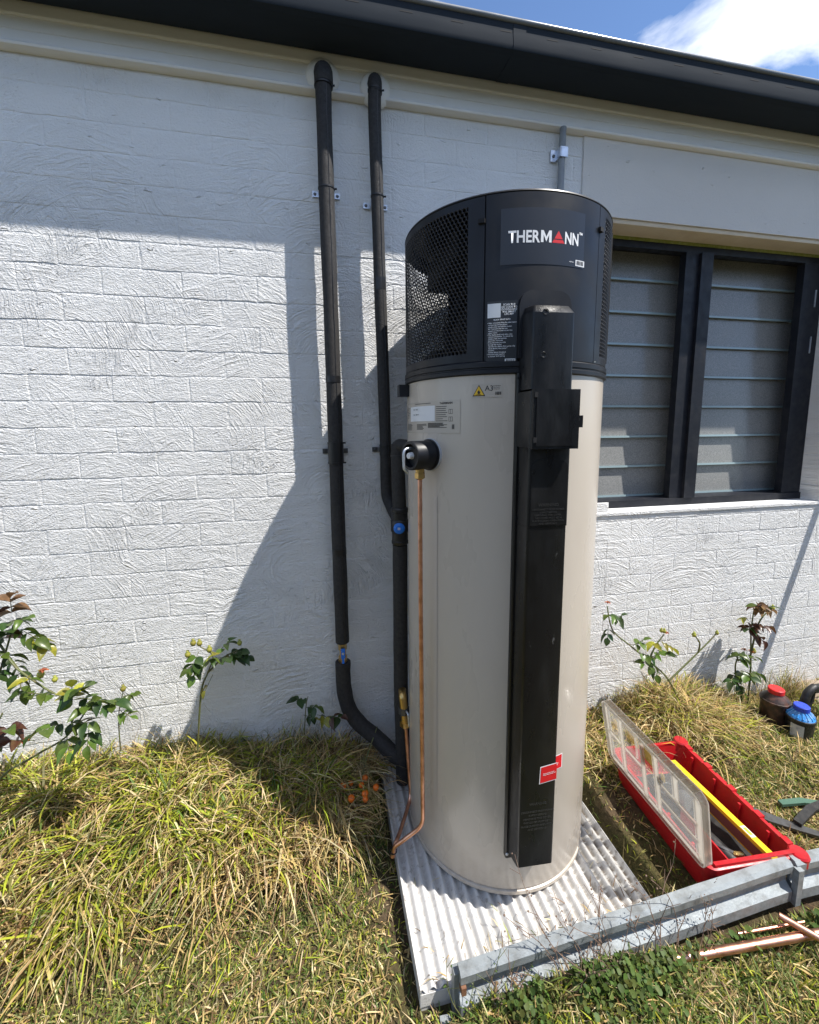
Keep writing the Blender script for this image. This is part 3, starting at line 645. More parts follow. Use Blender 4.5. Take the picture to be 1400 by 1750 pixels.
# ---------- cover channel
TH = -94.2; nv = Vector((math.cos(R_(TH)), math.sin(R_(TH)), 0)); tv = Vector((-math.sin(R_(TH)), math.cos(R_(TH)), 0)); c0 = Vector((CX, CY, 0))
def cp(t_, r, z): return c0 + tv * t_ + nv * r + Vector((0, 0, z))
def loft(name, m, sections, parent=heater, bevel=.0, caps=True):
    """sections: list of lists of (t, r, z)"""
    bm = bmesh.new(); rings = [[bm.verts.new(cp(*p)) for p in s] for s in sections]; n = len(rings[0])
    for a, b in zip(rings, rings[1:]):
        for k in range(n): bm.faces.new((a[k], a[(k + 1) % n], b[(k + 1) % n], b[k]))
    if caps: bm.faces.new(rings[0][::-1]); bm.faces.new(rings[-1])
    return fin(bm, name, m, parent, bevel=bevel, ang=35)
def chan(w0, w1, r0, r1, z, rc=.006):
    return [(-w0, r0, z), (-w1, r1 - rc, z), (-w1 + rc * .35, r1 - rc * .35, z), (-w1 + rc, r1, z), (w1 - rc, r1, z), (w1 - rc * .35, r1 - rc * .35, z), (w1, r1 - rc, z), (w0, r0, z)]
zl0, zl1 = H - 1.212, H + .281
loft('cover_flange', M_cover, [[(-.0665, .288, z), (-.0665, .303, z), (-.0635, .306, z), (.0635, .306, z), (.0665, .303, z), (.0665, .288, z)] for z in (H - 1.232, H + .13)])
loft('cap_recess_plate', M_cap, [[(-.066 + dxx, .28, H + z), (-.066 + dxx, .3085, H + z), (.066 - dxx, .3085, H + z), (.066 - dxx, .28, H + z)] for z, dxx in ((.165, 0), (.290, 0), (.305, .003), (.316, .010), (.322, .020), (.325, .03))], bevel=0)
loft('cover_lower_panel', M_cover, [chan(.060, .0505, .30, .352, zl0, .005), chan(.060, .052, .30, .356, zl0 + .004), chan(.060, .052, .30, .356, H - .2475)], bevel=0)
loft('cover_middle_panel', M_cover, [chan(.060, .0532, .30, .358, H - .2465), chan(.060, .0532, .30, .358, H - .052)])
loft('cover_middle_inset', M_cover, [[(-.046 + d_, .357, H + z), (-.046 + d_, .3592, H + z), (.047 - d_, .3592, H + z), (.047 - d_, .357, H + z)] for z, d_ in ((-.243, 0), (-.100, 0), (-.090, .004), (-.083, .014), (-.080, .03))])
loft('cover_upper_panel', M_cover, [chan(.060, .052, .30, .356, H + .087), chan(.060, .052, .30, .356, H + .262), chan(.056, .045, .30, .340, H + .281), chan(.052, .042, .30, .318, H + .286)])
loft('junction_box', M_cover, [chan(.0655, .0585, .30, .372, H + z, .008) for z in (-.051, .0815)], bevel=.002)
bm = bmesh.new()
Mb = Matrix((( tv.x, nv.x, 0, 0), (tv.y, nv.y, 0, 0), (0, 0, 1, 0), (0, 0, 0, 1))); Mb.translation = c0
bx(bm, -.0575, .0570, .3725, .384, H - .054, H + .0845, Mb); jb_door = fin(bm, 'junction_box_door', M_cover, heater, bevel=.006, segs=3)
bm = bmesh.new(); bx(bm, -.0505, .0500, .3835, .3862, H - .047, H + .0775, Mb); fin(bm, 'door_face', M_cover, jb_door, bevel=.0025)
bm = bmesh.new(); bx(bm, .0563, .0670, .3735, .3825, H - .004, H + .024, Mb); fin(bm, 'door_clasp', M_cover, jb_door, bevel=.004)
for z in (.0655, -.0385):
    bm = bmesh.new(); bx(bm, -.0565, -.0485, .3838, .3878, H + z, H + z + .012, Mb); fin(bm, 'door_hinge', M_dark, jb_door, bevel=.0015)
for z, t_ in ((-1.218, -.062), (-.235, -.0625), (.118, -.0635)):
    latheobj('cover_screw', M_zinc if z < -1 else M_dark, heater, [(0, .003), (.003, .0028), (.0042, .0015), (.0042, 0)], 10, frame_to(cp(t_, .3062, H + z), nv))
for z, t_ in ((.165, -.024), (.262, -.022)):
    latheobj('cover_screw', M_cover, heater, [(0, -.001), (.0035, -.0005), (.005, .001), (.007, .0012), (.008, 0)], 12, frame_to(cp(t_, .356, H + z), nv))
def cover_text(s, size, t_, z, r, **k):
    me = text_mesh(s, size, .0001, extrude=.0006, **k)
    for v in me.vertices: v.co = cp(v.co.x + t_, r + v.co.z, z + v.co.y)
    link('embossed_lettering', me, M_emb, heater)
M_emb = mat('embossed_black_plastic', (.03, .03, .03), .3)
WTX = 'WARNING'
WTX2 = 'DISCONNECT FROM POWER\nSUPPLY BEFORE\nREMOVING THIS COVER.\nTHIS COVER MUST BE IN\nPLACE DURING OPERATION\nAND SERVICING'
cover_text(WTX, .011, 0, H - .196, .3594, align='CENTER'); cover_text(WTX2, .0064, 0, H - .206, .3594, align='CENTER', line=1.1)
cover_text(WTX, .010, .002, H - 1.020, .3562, align='CENTER'); cover_text(WTX2, .0072, .002, H - 1.042, .3562, align='CENTER', line=1.5)
# red stickers: one half on the cover, one half on the tank
def flat_sticker(corn, m, off, parent=heater, name='warning_sticker'):
    bm = bmesh.new(); bm.faces.new([bm.verts.new(cp(t_, .356 + off, H + z)) for t_, z in corn]); return fin(bm, name, m, parent)
s1 = flat_sticker([(.003, -.958), (.0515, -.949), (.0515, -.898), (.005, -.9065)], M_white, .0008); tag(s1, 'red rectangular warning sticker with white border')
flat_sticker([(.0055, -.9550), (.0515, -.9465), (.0515, -.9005), (.0073, -.9085)], M_red, .0013, s1, 'sticker_print')
me = text_mesh('Remove this cover\nOnly with power off', .0042, .0001)
for v in me.vertices: v.co = cp(v.co.x + .013, .3579, H - .929 + v.co.y + v.co.x * .18)
link('lettering', me, M_white, s1)
s2 = patch('warning_sticker', -78.9, -72.9, H - .9865, H - .9405, R + .0012, M_white); patch('sticker_print', -78.9, -73.4, H - .984, H - .943, R + .0017, M_red, s2)
wrap('lettering', text_mesh('with\noff', .0045, .0001), -77.4, H - .967, R + .0022, M_white, s2)
# relief valve stub in a black insulating cup
ra = -153.5; rn = Vector((math.cos(R_(ra)), math.sin(R_(ra)), 0)); rp_ = cyl(ra, H - .078, R - .004)
cup = latheobj('relief_valve', M_cap, heater, [(0, 0), (.044, 0), (.044, .012), (.040, .0125), (.040, .075), (.038, .078), (.032, .078), (.031, .060), (0, .058)], 32, frame_to(rp_, rn))
latheobj('foam_gasket', mat('white_foam_seal', (.40, .41, .42), .8), cup, [(.0441, 0), (.0458, .0), (.0458, .007), (.0441, .0075)], 32, frame_to(rp_, rn))
tubeobj('relief_lever', M_zinc, cup, filleted([rp_ + rn * .055 + Vector((0, 0, .02)), rp_ + rn * .098 + Vector((0, 0, .02)), rp_ + rn * .098 + Vector((0, 0, -.035)), rp_ + rn * .085 + Vector((0, 0, -.046))], .015), .0035, 8)
latheobj('valve_stem', M_white, cup, [(0, .07), (.010, .07), (.008, .082), (0, .084)], 14, frame_to(rp_, rn))
bc = rp_ + rn * .042
latheobj('compression_nut', M_brass, cup, [(.008, -.038), (.011, -.040), (.011, -.048), (.0145, -.049), (.0145, -.064), (.011, -.066), (.008, -.068)], 6, Matrix.Translation(bc), 10)
latheobj('compression_nut', M_brass, cup, [(.0128, -.037), (.0128, -.0475), (.008, -.048)], 16, Matrix.Translation(bc), 20)

# ================================================================== PIPES
def clip(parent, x, z, half, y=-.056, m=M_zinc):
    bm = bmesh.new()
    for s in (-1, 1):
        a, b = sorted((x + s * half, x + s * (half + .021))); bx(bm, a, b, -.0065, -.002, z - .009, z + .009)
    c = fin(bm, 'saddle_clip', m, parent, bevel=.003)
    for s in (-1, 1): latheobj('clip_screw', M_grytool, c, [(0, .003), (.004, .0025), (.0055, .0005), (.0055, 0)], 10, frame_to((x + s * (half + .0125), -.0066, z), (0, -1, 0)))
    bm = bmesh.new()
    for s in (-1, 1): bx(bm, x + s * (half - .004) - .0015, x + s * (half - .004) + .0015, -.05, -.004, z - .009, z + .009)
    fin(bm, 'clip_arm', m, c)
def tie(parent, c, r, tail=(1, -.3, 0)):
    o = latheobj('cable_tie', M_tape, parent, [(r, -.0025), (r + .0018, -.0025), (r + .0018, .0025), (r, .0025)], 24, Matrix.Translation(Vector(c)))
    tl = Vector(tail).normalized(); tubeobj('tie_tail', M_tape, o, [Vector(c) + tl * r, Vector(c) + tl * (r + .009)], .003, 6)
def wobr(r0, s, a=.035): return lambda u: r0 * (1 + a * math.sin(u * 37 + s) * math.sin(u * 13 + s * 2))
def seam(parent, path, r0, d=(.35, -.94, 0)):
    d = Vector(d).normalized(); tubeobj('sleeve_seam', M_tape, parent, [p + d * (r0 * .985) + Vector((random.uniform(-.0008, .0008), 0, 0)) for p in path], .0017, 5)
def flange(parent, x, z, r):
    latheobj('wall_flange', M_frieze, parent, [(0, .026), (r * .5, .026), (r * .82, .018), (r, .002), (r, -.008)], 32, frame_to((x, -.012, z), (0, -1, 0)))
p1 = thing('insulated_pipe', 'leftmost long black foam insulated pipe with blue lever valve near its bottom', 'pipe', (.055, -.056, .17), 'black insulated pipes up the wall')
y1 = -.058
path = spline([(.0475, y1, H + 1.13), (.0455, y1, H + 1.08), (.0458, y1, H + .80), (.0478, y1 - .002, H + .55), (.0498, y1, H + .27), (.0515, y1, H - .02), (.0525, y1, H - .36), (.0545, y1, H - .60), (.0555, y1, H - .822)], 8)
tubeobj('foam_sleeve', M_foam, p1, path, .0262, 20, wobr(.0262, 1.3))
seam(p1, path, .0262)
for zt in (.62, .18, -.45):
    tubeobj('tape_wrap', M_tape, p1, [(.0472 + (.62 - zt) * .006, y1 - .001, H + zt), (.0474 + (.62 - zt) * .006, y1 - .001, H + zt - .022)], .0270, 20)
tubeobj('foam_elbow', M_foam, p1, filleted([(.0475, y1, H + 1.112), (.0470, y1, H + 1.156), (.0470, -.012, H + 1.158)], .03, 6), .0305, 20)
flange(p1, .047, H + 1.166, .058)
tie(p1, (.0463, y1, H + 1.108), .0285); tie(p1, (.046, y1, H + .797), .0262, (1, -.2, 0)); clip(p1, .046, H + .803, .026)
bm = bmesh.new(); tube(bm, [(.0516, y1, H - .055), (.0519, y1, H - .13)], .0285, 20); fin(bm, 'tape_wrap', M_tape, p1)
tie(p1, (.0516, y1, H - .056), .028); tie(p1, (.0518, y1, H - .128), .028); clip(p1, .0517, H - .088, .026, m=M_grytool)
tubeobj('valve_body', M_brass, p1, [(.0555, y1, H - .80), (.0555, y1, H - .93)], .0125, 12)
latheobj('valve_nut', M_brass, p1, [(.012, -.012), (.0165, -.012), (.0165, .012), (.012, .012)], 6, Matrix.Translation((.0555, y1, H - .842)), 10); latheobj('valve_nut', M_brass, p1, [(.012, -.012), (.0165, -.012), (.0165, .012), (.012, .012)], 6, Matrix.Translation((.0555, y1, H - .892)), 10)
bm = bmesh.new(); bx(bm, .048, .0635, y1 - .026, y1 - .021, H - .878, H - .840); bx(bm, .0515, .060, y1 - .027, y1 - .0215, H - .898, H - .876); lv = fin(bm, 'valve_lever', M_blue, p1, bevel=.003)
latheobj('lever_screw', M_zinc, lv, [(0, .004), (.004, .003), (.005, 0)], 10, frame_to((.0557, y1 - .0262, H - .858), (0, -1, 0)))
low = spline([(.0555, y1, H - .905), (.0545, y1, H - .96), (.058, y1, H - 1.03), (.075, y1 - .006, H - 1.105), (.115, y1 - .02, H - 1.165), (.175, -.10, H - 1.215), (.225, -.135, H - 1.255), (.258, -.155, H - 1.275)], 6)
tubeobj('foam_sleeve', M_foam, p1, low, .0285, 20, wobr(.0295, .4, .03))
p2 = thing('insulated_pipe', 'shorter second black foam insulated pipe bending in to the blue button mixing valve', 'pipe', (.23, -.056, H - .3), 'black insulated pipes up the wall')
path = spline([(.2165, y1, H + 1.13), (.2135, y1, H + 1.05), (.2185, y1, H + .77), (.2235, y1, H + .48), (.2300, y1, H + .19), (.2345, y1, H - .05), (.2355, y1, H - .20), (.238, -.064, H - .262), (.252, -.095, H - .305), (.264, -.135, H - .333), (.266, -.158, H - .345)], 7)
tubeobj('foam_sleeve', M_foam, p2, path, .0215, 20, wobr(.0215, 2.2, .03))
seam(p2, path[:40], .0215)
tubeobj('foam_elbow', M_foam, p2, filleted([(.2163, y1, H + 1.110), (.2163, y1, H + 1.151), (.2163, -.012, H + 1.152)], .012, 5), .0232, 20)
flange(p2, .222, H + 1.152, .055)
tie(p2, (.2155, y1, H + 1.118), .0225); tie(p2, (.2183, y1, H + .79), .0215, (1, -.2, 0)); clip(p2, .2185, H + .782, .022); clip(p2, .2345, H - .085, .022, m=M_grytool); tie(p2, (.2347, y1, H - .10), .0215); tie(p2, (.2345, y1, H - .068), .0215)
tubeobj('tape_wrap', M_tape, p2, path[7 * 2 + 6:7 * 2 + 8], .0222, 20)
p3 = thing('insulated_pipe', 'thick black insulated pipe standing close against the beige tank with round blue button', 'pipe', (.268, -.168, .06), 'black insulated pipes up the wall')
x3, y3 = .2655, -.168
tubeobj('foam_sleeve', M_foam, p3, spline([(x3 - .004, y3, H - .058), (x3 - .003, y3, H - .2), (x3, y3, H - .30)], 6), .0245, 20, wobr(.0245, .7, .02))
tubeobj('foam_sleeve', M_foam, p3, spline([(x3, y3, H - .42), (x3 - .001, y3, H - .7), (x3 - .002, y3, H - .98), (x3 + .001, y3, H - 1.15), (x3 + .003, y3 + .004, H - 1.365)], 6), .0265, 20, wobr(.0265, 1.7, .02))
latheobj('mixing_valve', M_tape, p3, [(0, -.418), (.026, -.418), (.030, -.412), (.030, -.404), (.0285, -.402), (.0285, -.372), (.031, -.370), (.0325, -.366), (.0325, -.330), (.031, -.327), (.0285, -.325), (.0285, -.302), (.031, -.299), (.031, -.288), (.027, -.283), (0, -.283)], 28, Matrix.Translation((x3, y3, H)))
bt = (Vector((0, -1.6146, 0)) - Vector((x3, y3, 0))).normalized(); bt = Matrix.Rotation(R_(-4), 3, 'Z') @ bt
btn = latheobj('blue_button', M_blue, p3, [(0, .0075), (.011, .0075), (.0125, .006), (.0175, .005), (.0195, .003), (.0195, -.004)], 28, frame_to(Vector((x3, y3, H - .352)) + bt * .0315, bt))
bm = bmesh.new(); 
for i in range(3): bx(bm, -.004 + i * .0032, -.0022 + i * .0032, -.0045, .0045, .0074, .0082, frame_to(Vector((x3, y3, H - .352)) + bt * .0315, bt))
fin(bm, 'button_mark', M_lblw, btn, bevel=0)
tie(p3, (x3 - .003, y3, H - .10), .0245)
# short link from this pipe's head into the relief cup side
tubeobj('foam_elbow', M_foam, p3, filleted([(x3 - .004, y3, H - .085), (x3 - .004, y3 - .004, H - .062), (.300, -.215, H - .068)], .012, 5), .0225, 16)
dv_ = (.2715, -.224)
tubeobj('drain_valve', M_brass, p3, filleted([(x3, y3 - .015, H - .968), (dv_[0] - .012, dv_[1], H - .968), (dv_[0] - .006, dv_[1] - .02, H - 1.07)], .01), .0145, 12)
latheobj('valve_nut', M_brass, p3, [(.01, 0), (.0195, 0), (.0195, .018), (.01, .018)], 6, Matrix.Translation((dv_[0] - .007, dv_[1] - .018, H - 1.072)), 10)
latheobj('valve_nut', M_grytool, p3, [(.006, -.002), (.0195, 0), (.0195, .022), (.006, .024)], 8, Matrix.Translation((dv_[0] - .009, dv_[1] - .008, H - 1.03)), 10)
tubeobj('valve_lever', M_zinc, p3, filleted([(dv_[0] - .004, dv_[1] - .022, H - 1.012), (dv_[0], dv_[1] - .04, H - 1.014), (dv_[0] + .002, dv_[1] - .043, H - 1.058)], .006), .0035, 8)
# copper drains
ca_ = thing('copper_drain_pipe', 'long thin copper drain tube running down from the black relief valve cup', 'copper tube', (bc.x, bc.y, .1), 'copper drain tubes beside the tank')
A = filleted([(bc.x, bc.y, H - .055), (bc.x + .001, bc.y, H - .5), (bc.x + .006, bc.y, H - 1.235), (.203, -.462, H - 1.300), (.185, -.455, H - 1.318), (.182, -.455, H - 1.352)], .03, 6)
tubeobj('tube', M_copper, ca_, A, .0064, 14)
cb = thing('copper_drain_pipe', 'shorter copper drain tube bent away from the brass drain valve', 'copper tube', (dv_[0], dv_[1], .1), 'copper drain tubes beside the tank')
B = filleted([(dv_[0] - .006, dv_[1] - .02, H - 1.066), (.2695, -.262, H - 1.18), (.2745, -.285, H - 1.325), (.212, -.40, H - 1.335), (.190, -.440, H - 1.325), (.179, -.4455, H - 1.365)], .03, 6)
tubeobj('tube', M_copper, cb, B, .0064, 14)
latheobj('cable_tie', M_tape, ca_, [(.0105, -.002), (.013, -.002), (.013, .002), (.0105, .002)], 16, Matrix.Translation((.182, -.449, H - 1.338)))
# conduit
cd = thing('conduit', 'grey plastic conduit dropping from the frieze behind the black heater cap', 'conduit', (.934, -.022, H + .3))
tubeobj('conduit_tube', M_conduit, cd, [(.936, -.022, WT + .004), (.934, -.022, H + .9), (.932, -.022, H + .3)], .0125, 16)
bm = bmesh.new(); bx(bm, .896, .922, -.0085, -.004, H + 1.005, H + 1.045); bx(bm, .9215, .9505, -.0385, -.0345, H + 1.010, H + 1.045); bx(bm, .9195, .923, -.0385, -.005, H + 1.010, H + 1.045)
c = fin(bm, 'saddle_clip', M_zinc, cd, bevel=0); latheobj('clip_screw', M_grytool, c, [(0, .004), (.005, .003), (.006, 0)], 10, frame_to((.908, -.0086, H + 1.024), (0, -1, 0)))

# ================================================================== PAD AND EDGING
pad = thing('corrugated_slab', 'white corrugated sheet slab under the water heater', 'slab', (.545, -.43, 0))
x0, x1, yf, ybk, zt_ = .196, .897, -.772, -.07, H - 1.3735
n = 23 * 8; V = []; val = []
for i in range(n + 1):
    x = x0 + (x1 - x0) * i / n; ph = i / 8 * 2 * math.pi; z = zt_ - .007 + .007 * math.cos(ph) if 0 < i < n else zt_
    for y in np.linspace(yf, ybk, 9): V.append((x, y, z)); val.append((1 - math.cos(ph)) / 2)
V = np.array(V); idx = np.arange(len(V)).reshape(n + 1, 9); F = np.stack([idx[:-1, :-1], idx[1:, :-1], idx[1:, 1:], idx[:-1, 1:]], -1).reshape(-1, 4)
o = np_mesh('corrugated_sheet', V, F, M_pad, pad); a = o.data.attributes.new('valley', 'FLOAT', 'POINT'); a.data.foreach_set('value', np.array(val, np.float32) ** 2)
bm = bmesh.new(); bx(bm, x0 + .001, x1 - .001, yf + .002, ybk, -.02, zt_ - .015); fin(bm, 'slab_core', M_pad, pad)
bm = bmesh.new(); bx(bm, x0 - .002, x0 + .0012, yf - .001, ybk, zt_ - .052, zt_ + .001); bx(bm, x1 - .0012, x1 + .002, yf - .001, ybk, zt_ - .052, zt_ + .001); fin(bm, 'side_flashing', M_pad, pad, bevel=.001)
bm = bmesh.new(); bx(bm, x0 - .001, x1, yf - .0012, yf + .0006, zt_ - .05, zt_ - .0145); fin(bm, 'front_flashing', M_pad, pad)
def edging(name, label, p0, p1, z0, z1, hgt=.122):
    """galvanised C section between two ground points, outer side to the camera"""
    p0 = Vector((*p0, 0)); p1 = Vector((*p1, 0)); d = (p1 - p0).normalized(); nn = Vector((d.y, -d.x, 0)); t_ = thing(name, label, 'edging', (p0 + p1) / 2 + Vector((0, 0, 0)), 'steel garden edging')
    prof = [(.012, 0), (.030, .004), (.030, .036), (.010, .052), (.010, .086), (.026, .094), (.026, .114), (.018, hgt), (0, hgt), (0, .108), (.003, .09), (.003, .045), (.0, .0)]
    bm = bmesh.new(); rings = []
    for u in np.linspace(0, 1, 14):
        b = p0.lerp(p1, u); zz_ = z0 + (z1 - z0) * u + random.uniform(-.001, .001)
        rings.append([bm.verts.new(b + nn * a + Vector((0, 0, zz_ + h_))) for a, h_ in prof])
    k_ = len(prof)
    for a, b in zip(rings, rings[1:]):
        for i in range(k_): bm.faces.new((a[i], a[(i + 1) % k_], b[(i + 1) % k_], b[i]))
    bm.faces.new(rings[0][::-1]); bm.faces.new(rings[-1])
    fin(bm, 'steel_section', M_galv, t_, ang=25); return t_, d, nn
e1, d_, n_ = edging('garden_edging', 'long galvanised steel edging rail in front of the pad and red toolbox', (.283, -.790), (1.300, -.772), 0.015, .045)
bm = bmesh.new(); bx(bm, .272, .288, -.800, -.778, -.03, .118); fin(bm, 'end_post', M_galv, e1, bevel=.002)
bm = bmesh.new(); bx(bm, .284, .296, -.8215, -.8035, .085, .106); fin(bm, 'rusty_bolt', M_rust, e1, bevel=.003)
e2, _, _ = edging('garden_edging', 'short galvanised steel edging rail running off past the red toolbox corner', (1.312, -.774), (2.1, -.80), .045, .05)
bm = bmesh.new(); bx(bm, 1.303, 1.322, -.812, -.796, .04, .155); fin(bm, 'joining_bracket', M_galv, e2, bevel=.003)
e3, _, _ = edging('garden_edging', 'steel edging end running towards the camera below the slab corner', (.262, -.800), (.225, -1.25), -.105, -.125, .115)

# ================================================================== BACK GARDEN (seen in the reflections)
fence = thing('paling_fence', 'weathered timber paling fence across the yard behind the camera', 'fence', (0, -7.5, 0))
M_pal = weathered('weathered_paling', (.16, .13, .10), (.10, .085, .07), .85, 9)
pm = bmesh.new(); bx(pm, -.055, .055, -.008, .008, 0, 1.75); PM = bpy.data.meshes.new('paling'); pm.to_mesh(PM); pm.free(); PM.materials.append(M_pal)
for i in range(150):
    o = bpy.data.objects.new('paling', PM); COL.objects.link(o); o.parent = fence; o.location = (-9 + i * .12, random.uniform(-.004, .004), random.uniform(.0, .03))
for z in (.35, 1.4): box('rail', M_pal, fence, -9, 9, -7.56, -7.51, z, z + .08, 0)
n = 26000; hx = rng.uniform(-11, 11, n); top_ = 2.5 + 1.6 * vnoise(hx, hx * 0, .5, 3) + .5 * vnoise(hx, hx * 0, 2.3, 5); hz = rng.uniform(.1, 1, n) ** .7 * top_; hy = -8.6 + rng.normal(0, .35, n)
c = np.stack([hx, hy, hz], 1); u = rng.normal(size=(n, 3)); u /= np.linalg.norm(u, axis=1)[:, None]; v = np.cross(u, rng.normal(size=(n, 3))); v /= np.linalg.norm(v, axis=1)[:, None]
sz = rng.uniform(.05, .12, n)[:, None]; V = np.stack([c - u * sz, c + v * sz * .6, c + u * sz, c - v * sz * .6], 1).reshape(-1, 3); F = np.arange(4 * n).reshape(-1, 4)
hc = np.array([.05, .075, .025]) * rng.uniform(.6, 1.4, (n, 1)); tag(np_mesh('hedge', V, F, M_grass, None, np.repeat(hc, 4, 0), False), kind='stuff')

# ================================================================== TOOLBOX
def toolbox():
    t_ = thing('toolbox', 'open red plastic toolbox with its clear lid raised', 'toolbox', (1.2175, -.538, .055))
    a = R_(4); Mx = Matrix.Translation((1.2175, -.538, 0)) @ Matrix.Rotation(-a, 4, 'Z')
    zb, zr = H - 1.378, H - 1.265; w, l = .152, .232; bm = bmesh.new()
    def loop(w_, l_, z, r=.03, n=5):
        o = []
        for sx, sy, a0 in ((1, 1, 0), (-1, 1, 90), (-1, -1, 180), (1, -1, 270)):
            for k in range(n + 1):
                an = R_(a0 + 90 * k / n); o.append(bm.verts.new(Mx @ Vector((sx * (w_ - r) + r * math.cos(an), sy * (l_ - r) + r * math.sin(an), z))))
        return o
    L = [loop(w - .018, l - .018, zb), loop(w - .012, l - .012, zb + .03), loop(w - .008, l - .008, zr - .026), loop(w + .002, l + .002, zr - .024), loop(w + .004, l + .004, zr - .003), loop(w, l, zr), loop(w - .010, l - .010, zr), loop(w - .013, l - .013, zr - .012), loop(w - .024, l - .024, zb + .006)]
    for p, q_ in zip(L, L[1:]):
        for k in range(len(p)): bm.faces.new((p[k], p[(k + 1) % len(p)], q_[(k + 1) % len(q_)], q_[k]))
    bm.faces.new(L[0][::-1]); bm.faces.new(L[-1])
    tub = fin(bm, 'tub', M_redp, t_, ang=35)
    bm = bmesh.new()
    for y in (-.15, -.05, .05, .15):
        bx(bm, w - .0245, w - .0175, y - .004, y + .004, zb + .01, zr - .006, Mx); bx(bm, -w + .0175, -w + .0245, y - .004, y + .004, zb + .01, zr - .006, Mx)
        bx(bm, w + .0035, w + .010, y - .022, y + .022, zr - .022, zr - .004, Mx)
    for y in (-.19, -.10, 0, .10, .19): bx(bm, w - .012, w + .008, y - .012, y + .012, zr - .003, zr + .0045, Mx)
    tag(fin(bm, 'wall_ribs', M_redp, tub, bevel=.0015), kind='stuff')
    for (xx, yy) in ((w - .004, l - .004), (w - .004, -l + .004)):
        latheobj('corner_bumper', M_redp, tub, [(0, zr + .006), (.022, zr + .006), (.026, zr + .001), (.026, zr - .024), (.02, zr - .028)], 20, Mx @ Matrix.Translation((xx, yy, 0)))
    bm = bmesh.new(); bx(bm, -.06, -.055, -l + .02, -.02, zb + .006, zr - .02, Mx @ Matrix.Rotation(R_(0), 4, 'Z')); fin(bm, 'divider', M_redp, tub, bevel=.001)
    bm = bmesh.new(); bx(bm, -w + .02, w - .02, -l + .001, -l + .012, zr + .0005, zr + .009, Mx); fin(bm, 'front_lip', M_redp, tub, bevel=.002)
    # lid: ribbed clear panel, standing just past upright on the left long side
    hb, hf = Vector((1.040, -.350, H - 1.245)), Vector((1.026, -.776, H - 1.245)); tb, tf = Vector((.980, -.362, H - .985)), Vector((.968, -.793, H - .992))
    def lp(u, v, d=0.):
        p = hb.lerp(hf, u).lerp(tb.lerp(tf, u), v); nn = (hf - hb).cross(tb - hb).normalized(); return p + nn * d
    def rr(bm, u0, u1, v0, v1, d, r=.03):
        o = []; ru, rv = r / .43, r / .26
        for su, sv, a0 in ((u1 - ru, v1 - rv, 0), (u0 + ru, v1 - rv, 90), (u0 + ru, v0 + rv, 180), (u1 - ru, v0 + rv, 270)):
            for k in range(6): an = R_(a0 + 18 * k); o.append(bm.verts.new(lp(su + ru * math.cos(an), sv + rv * math.sin(an), d)))
        return o
    def plate(name, m, u0, u1, v0, v1, d0, d1, r, par):
        bm = bmesh.new(); a_, b_ = rr(bm, u0, u1, v0, v1, d0, r), rr(bm, u0, u1, v0, v1, d1, r)
        for k in range(len(a_)): bm.faces.new((a_[k], a_[(k + 1) % len(a_)], b_[(k + 1) % len(a_)], b_[k]))
        bm.faces.new(a_[::-1]); bm.faces.new(b_); return fin(bm, name, m, par, ang=35)
    lid = plate('lid', M_clear, 0, 1, 0, 1, -.002, .002, .028, t_)
    bm = bmesh.new()
    for d0, d1, e0, e1 in ((-.014, .010, 0, .016),):
        A_, B_, C_, D_ = rr(bm, 0, 1, 0, 1, d0, .028), rr(bm, 0, 1, 0, 1, d1, .028), rr(bm, e1 * .7, 1 - e1 * .7, e1, 1 - e1, d1, .024), rr(bm, e1 * .7, 1 - e1 * .7, e1, 1 - e1, d0, .024)
        for P_, Q_ in ((A_, B_), (B_, C_), (C_, D_), (D_, A_)):
            for k in range(len(P_)): bm.faces.new((P_[k], P_[(k + 1) % len(P_)], Q_[(k + 1) % len(Q_)], Q_[k]))
    fin(bm, 'lid_rim', M_clear2, lid, ang=35)
    for (u0, u1, v0, v1) in ((.05, .20, .10, .46), (.05, .20, .54, .92), (.23, .44, .10, .46), (.23, .40, .54, .92), (.47, .58, .10, .92), (.61, .94, .10, .30), (.61, .94, .34, .54), (.61, .76, .58, .92), (.79, .94, .58, .92), (.43, .455, .54, .92)):
        bm = bmesh.new(); r = .012
        A_, B_ = rr(bm, u0, u1, v0, v1, .0025, r), rr(bm, u0 + .012, u1 - .012, v0 + .02, v1 - .02, .0075, r * .7)
        for k in range(len(A_)): bm.faces.new((A_[k], A_[(k + 1) % len(A_)], B_[(k + 1) % len(B_)], B_[k]))
        fin(bm, 'compartment_rib', M_clear2, lid, ang=35)
    for (u0, u1, v0, v1) in ((.195, .235, .05, .95), (.43, .475, .05, .95), (.575, .615, .05, .95), (.755, .795, .56, .95), (.03, .20, .475, .525), (.23, .44, .475, .525), (.61, .95, .305, .335), (.61, .95, .545, .575), (.02, .055, .05, .95), (.935, .975, .05, .95), (.04, .96, .03, .09), (.04, .96, .915, .97)):
        plate('lid_web', M_clear2, u0, u1, v0, v1, .0024, .0046, .003, lid)
    bm = bmesh.new()
    for i in range(18):
        u = .06 + .88 * i / 17; 
        for s in (0,): 
            q0, q1, q2, q3 = lp(u, 1.0, -.0142), lp(u + .008, 1.0, -.0142), lp(u + .008, 1.003, .0102), lp(u, 1.003, .0102)
            q4 = [p + (tb - hb).normalized() * .0018 for p in (q0, q1, q2, q3)]
            vs = [bm.verts.new(p) for p in (q0, q1, q2, q3, *q4)]
            for f in ((0, 3, 2, 1), (4, 5, 6, 7), (0, 1, 5, 4), (1, 2, 6, 5), (2, 3, 7, 6), (3, 0, 4, 7)): bm.faces.new([vs[i_] for i_ in f])
    fin(bm, 'edge_teeth', M_clear2, lid, smooth=False)
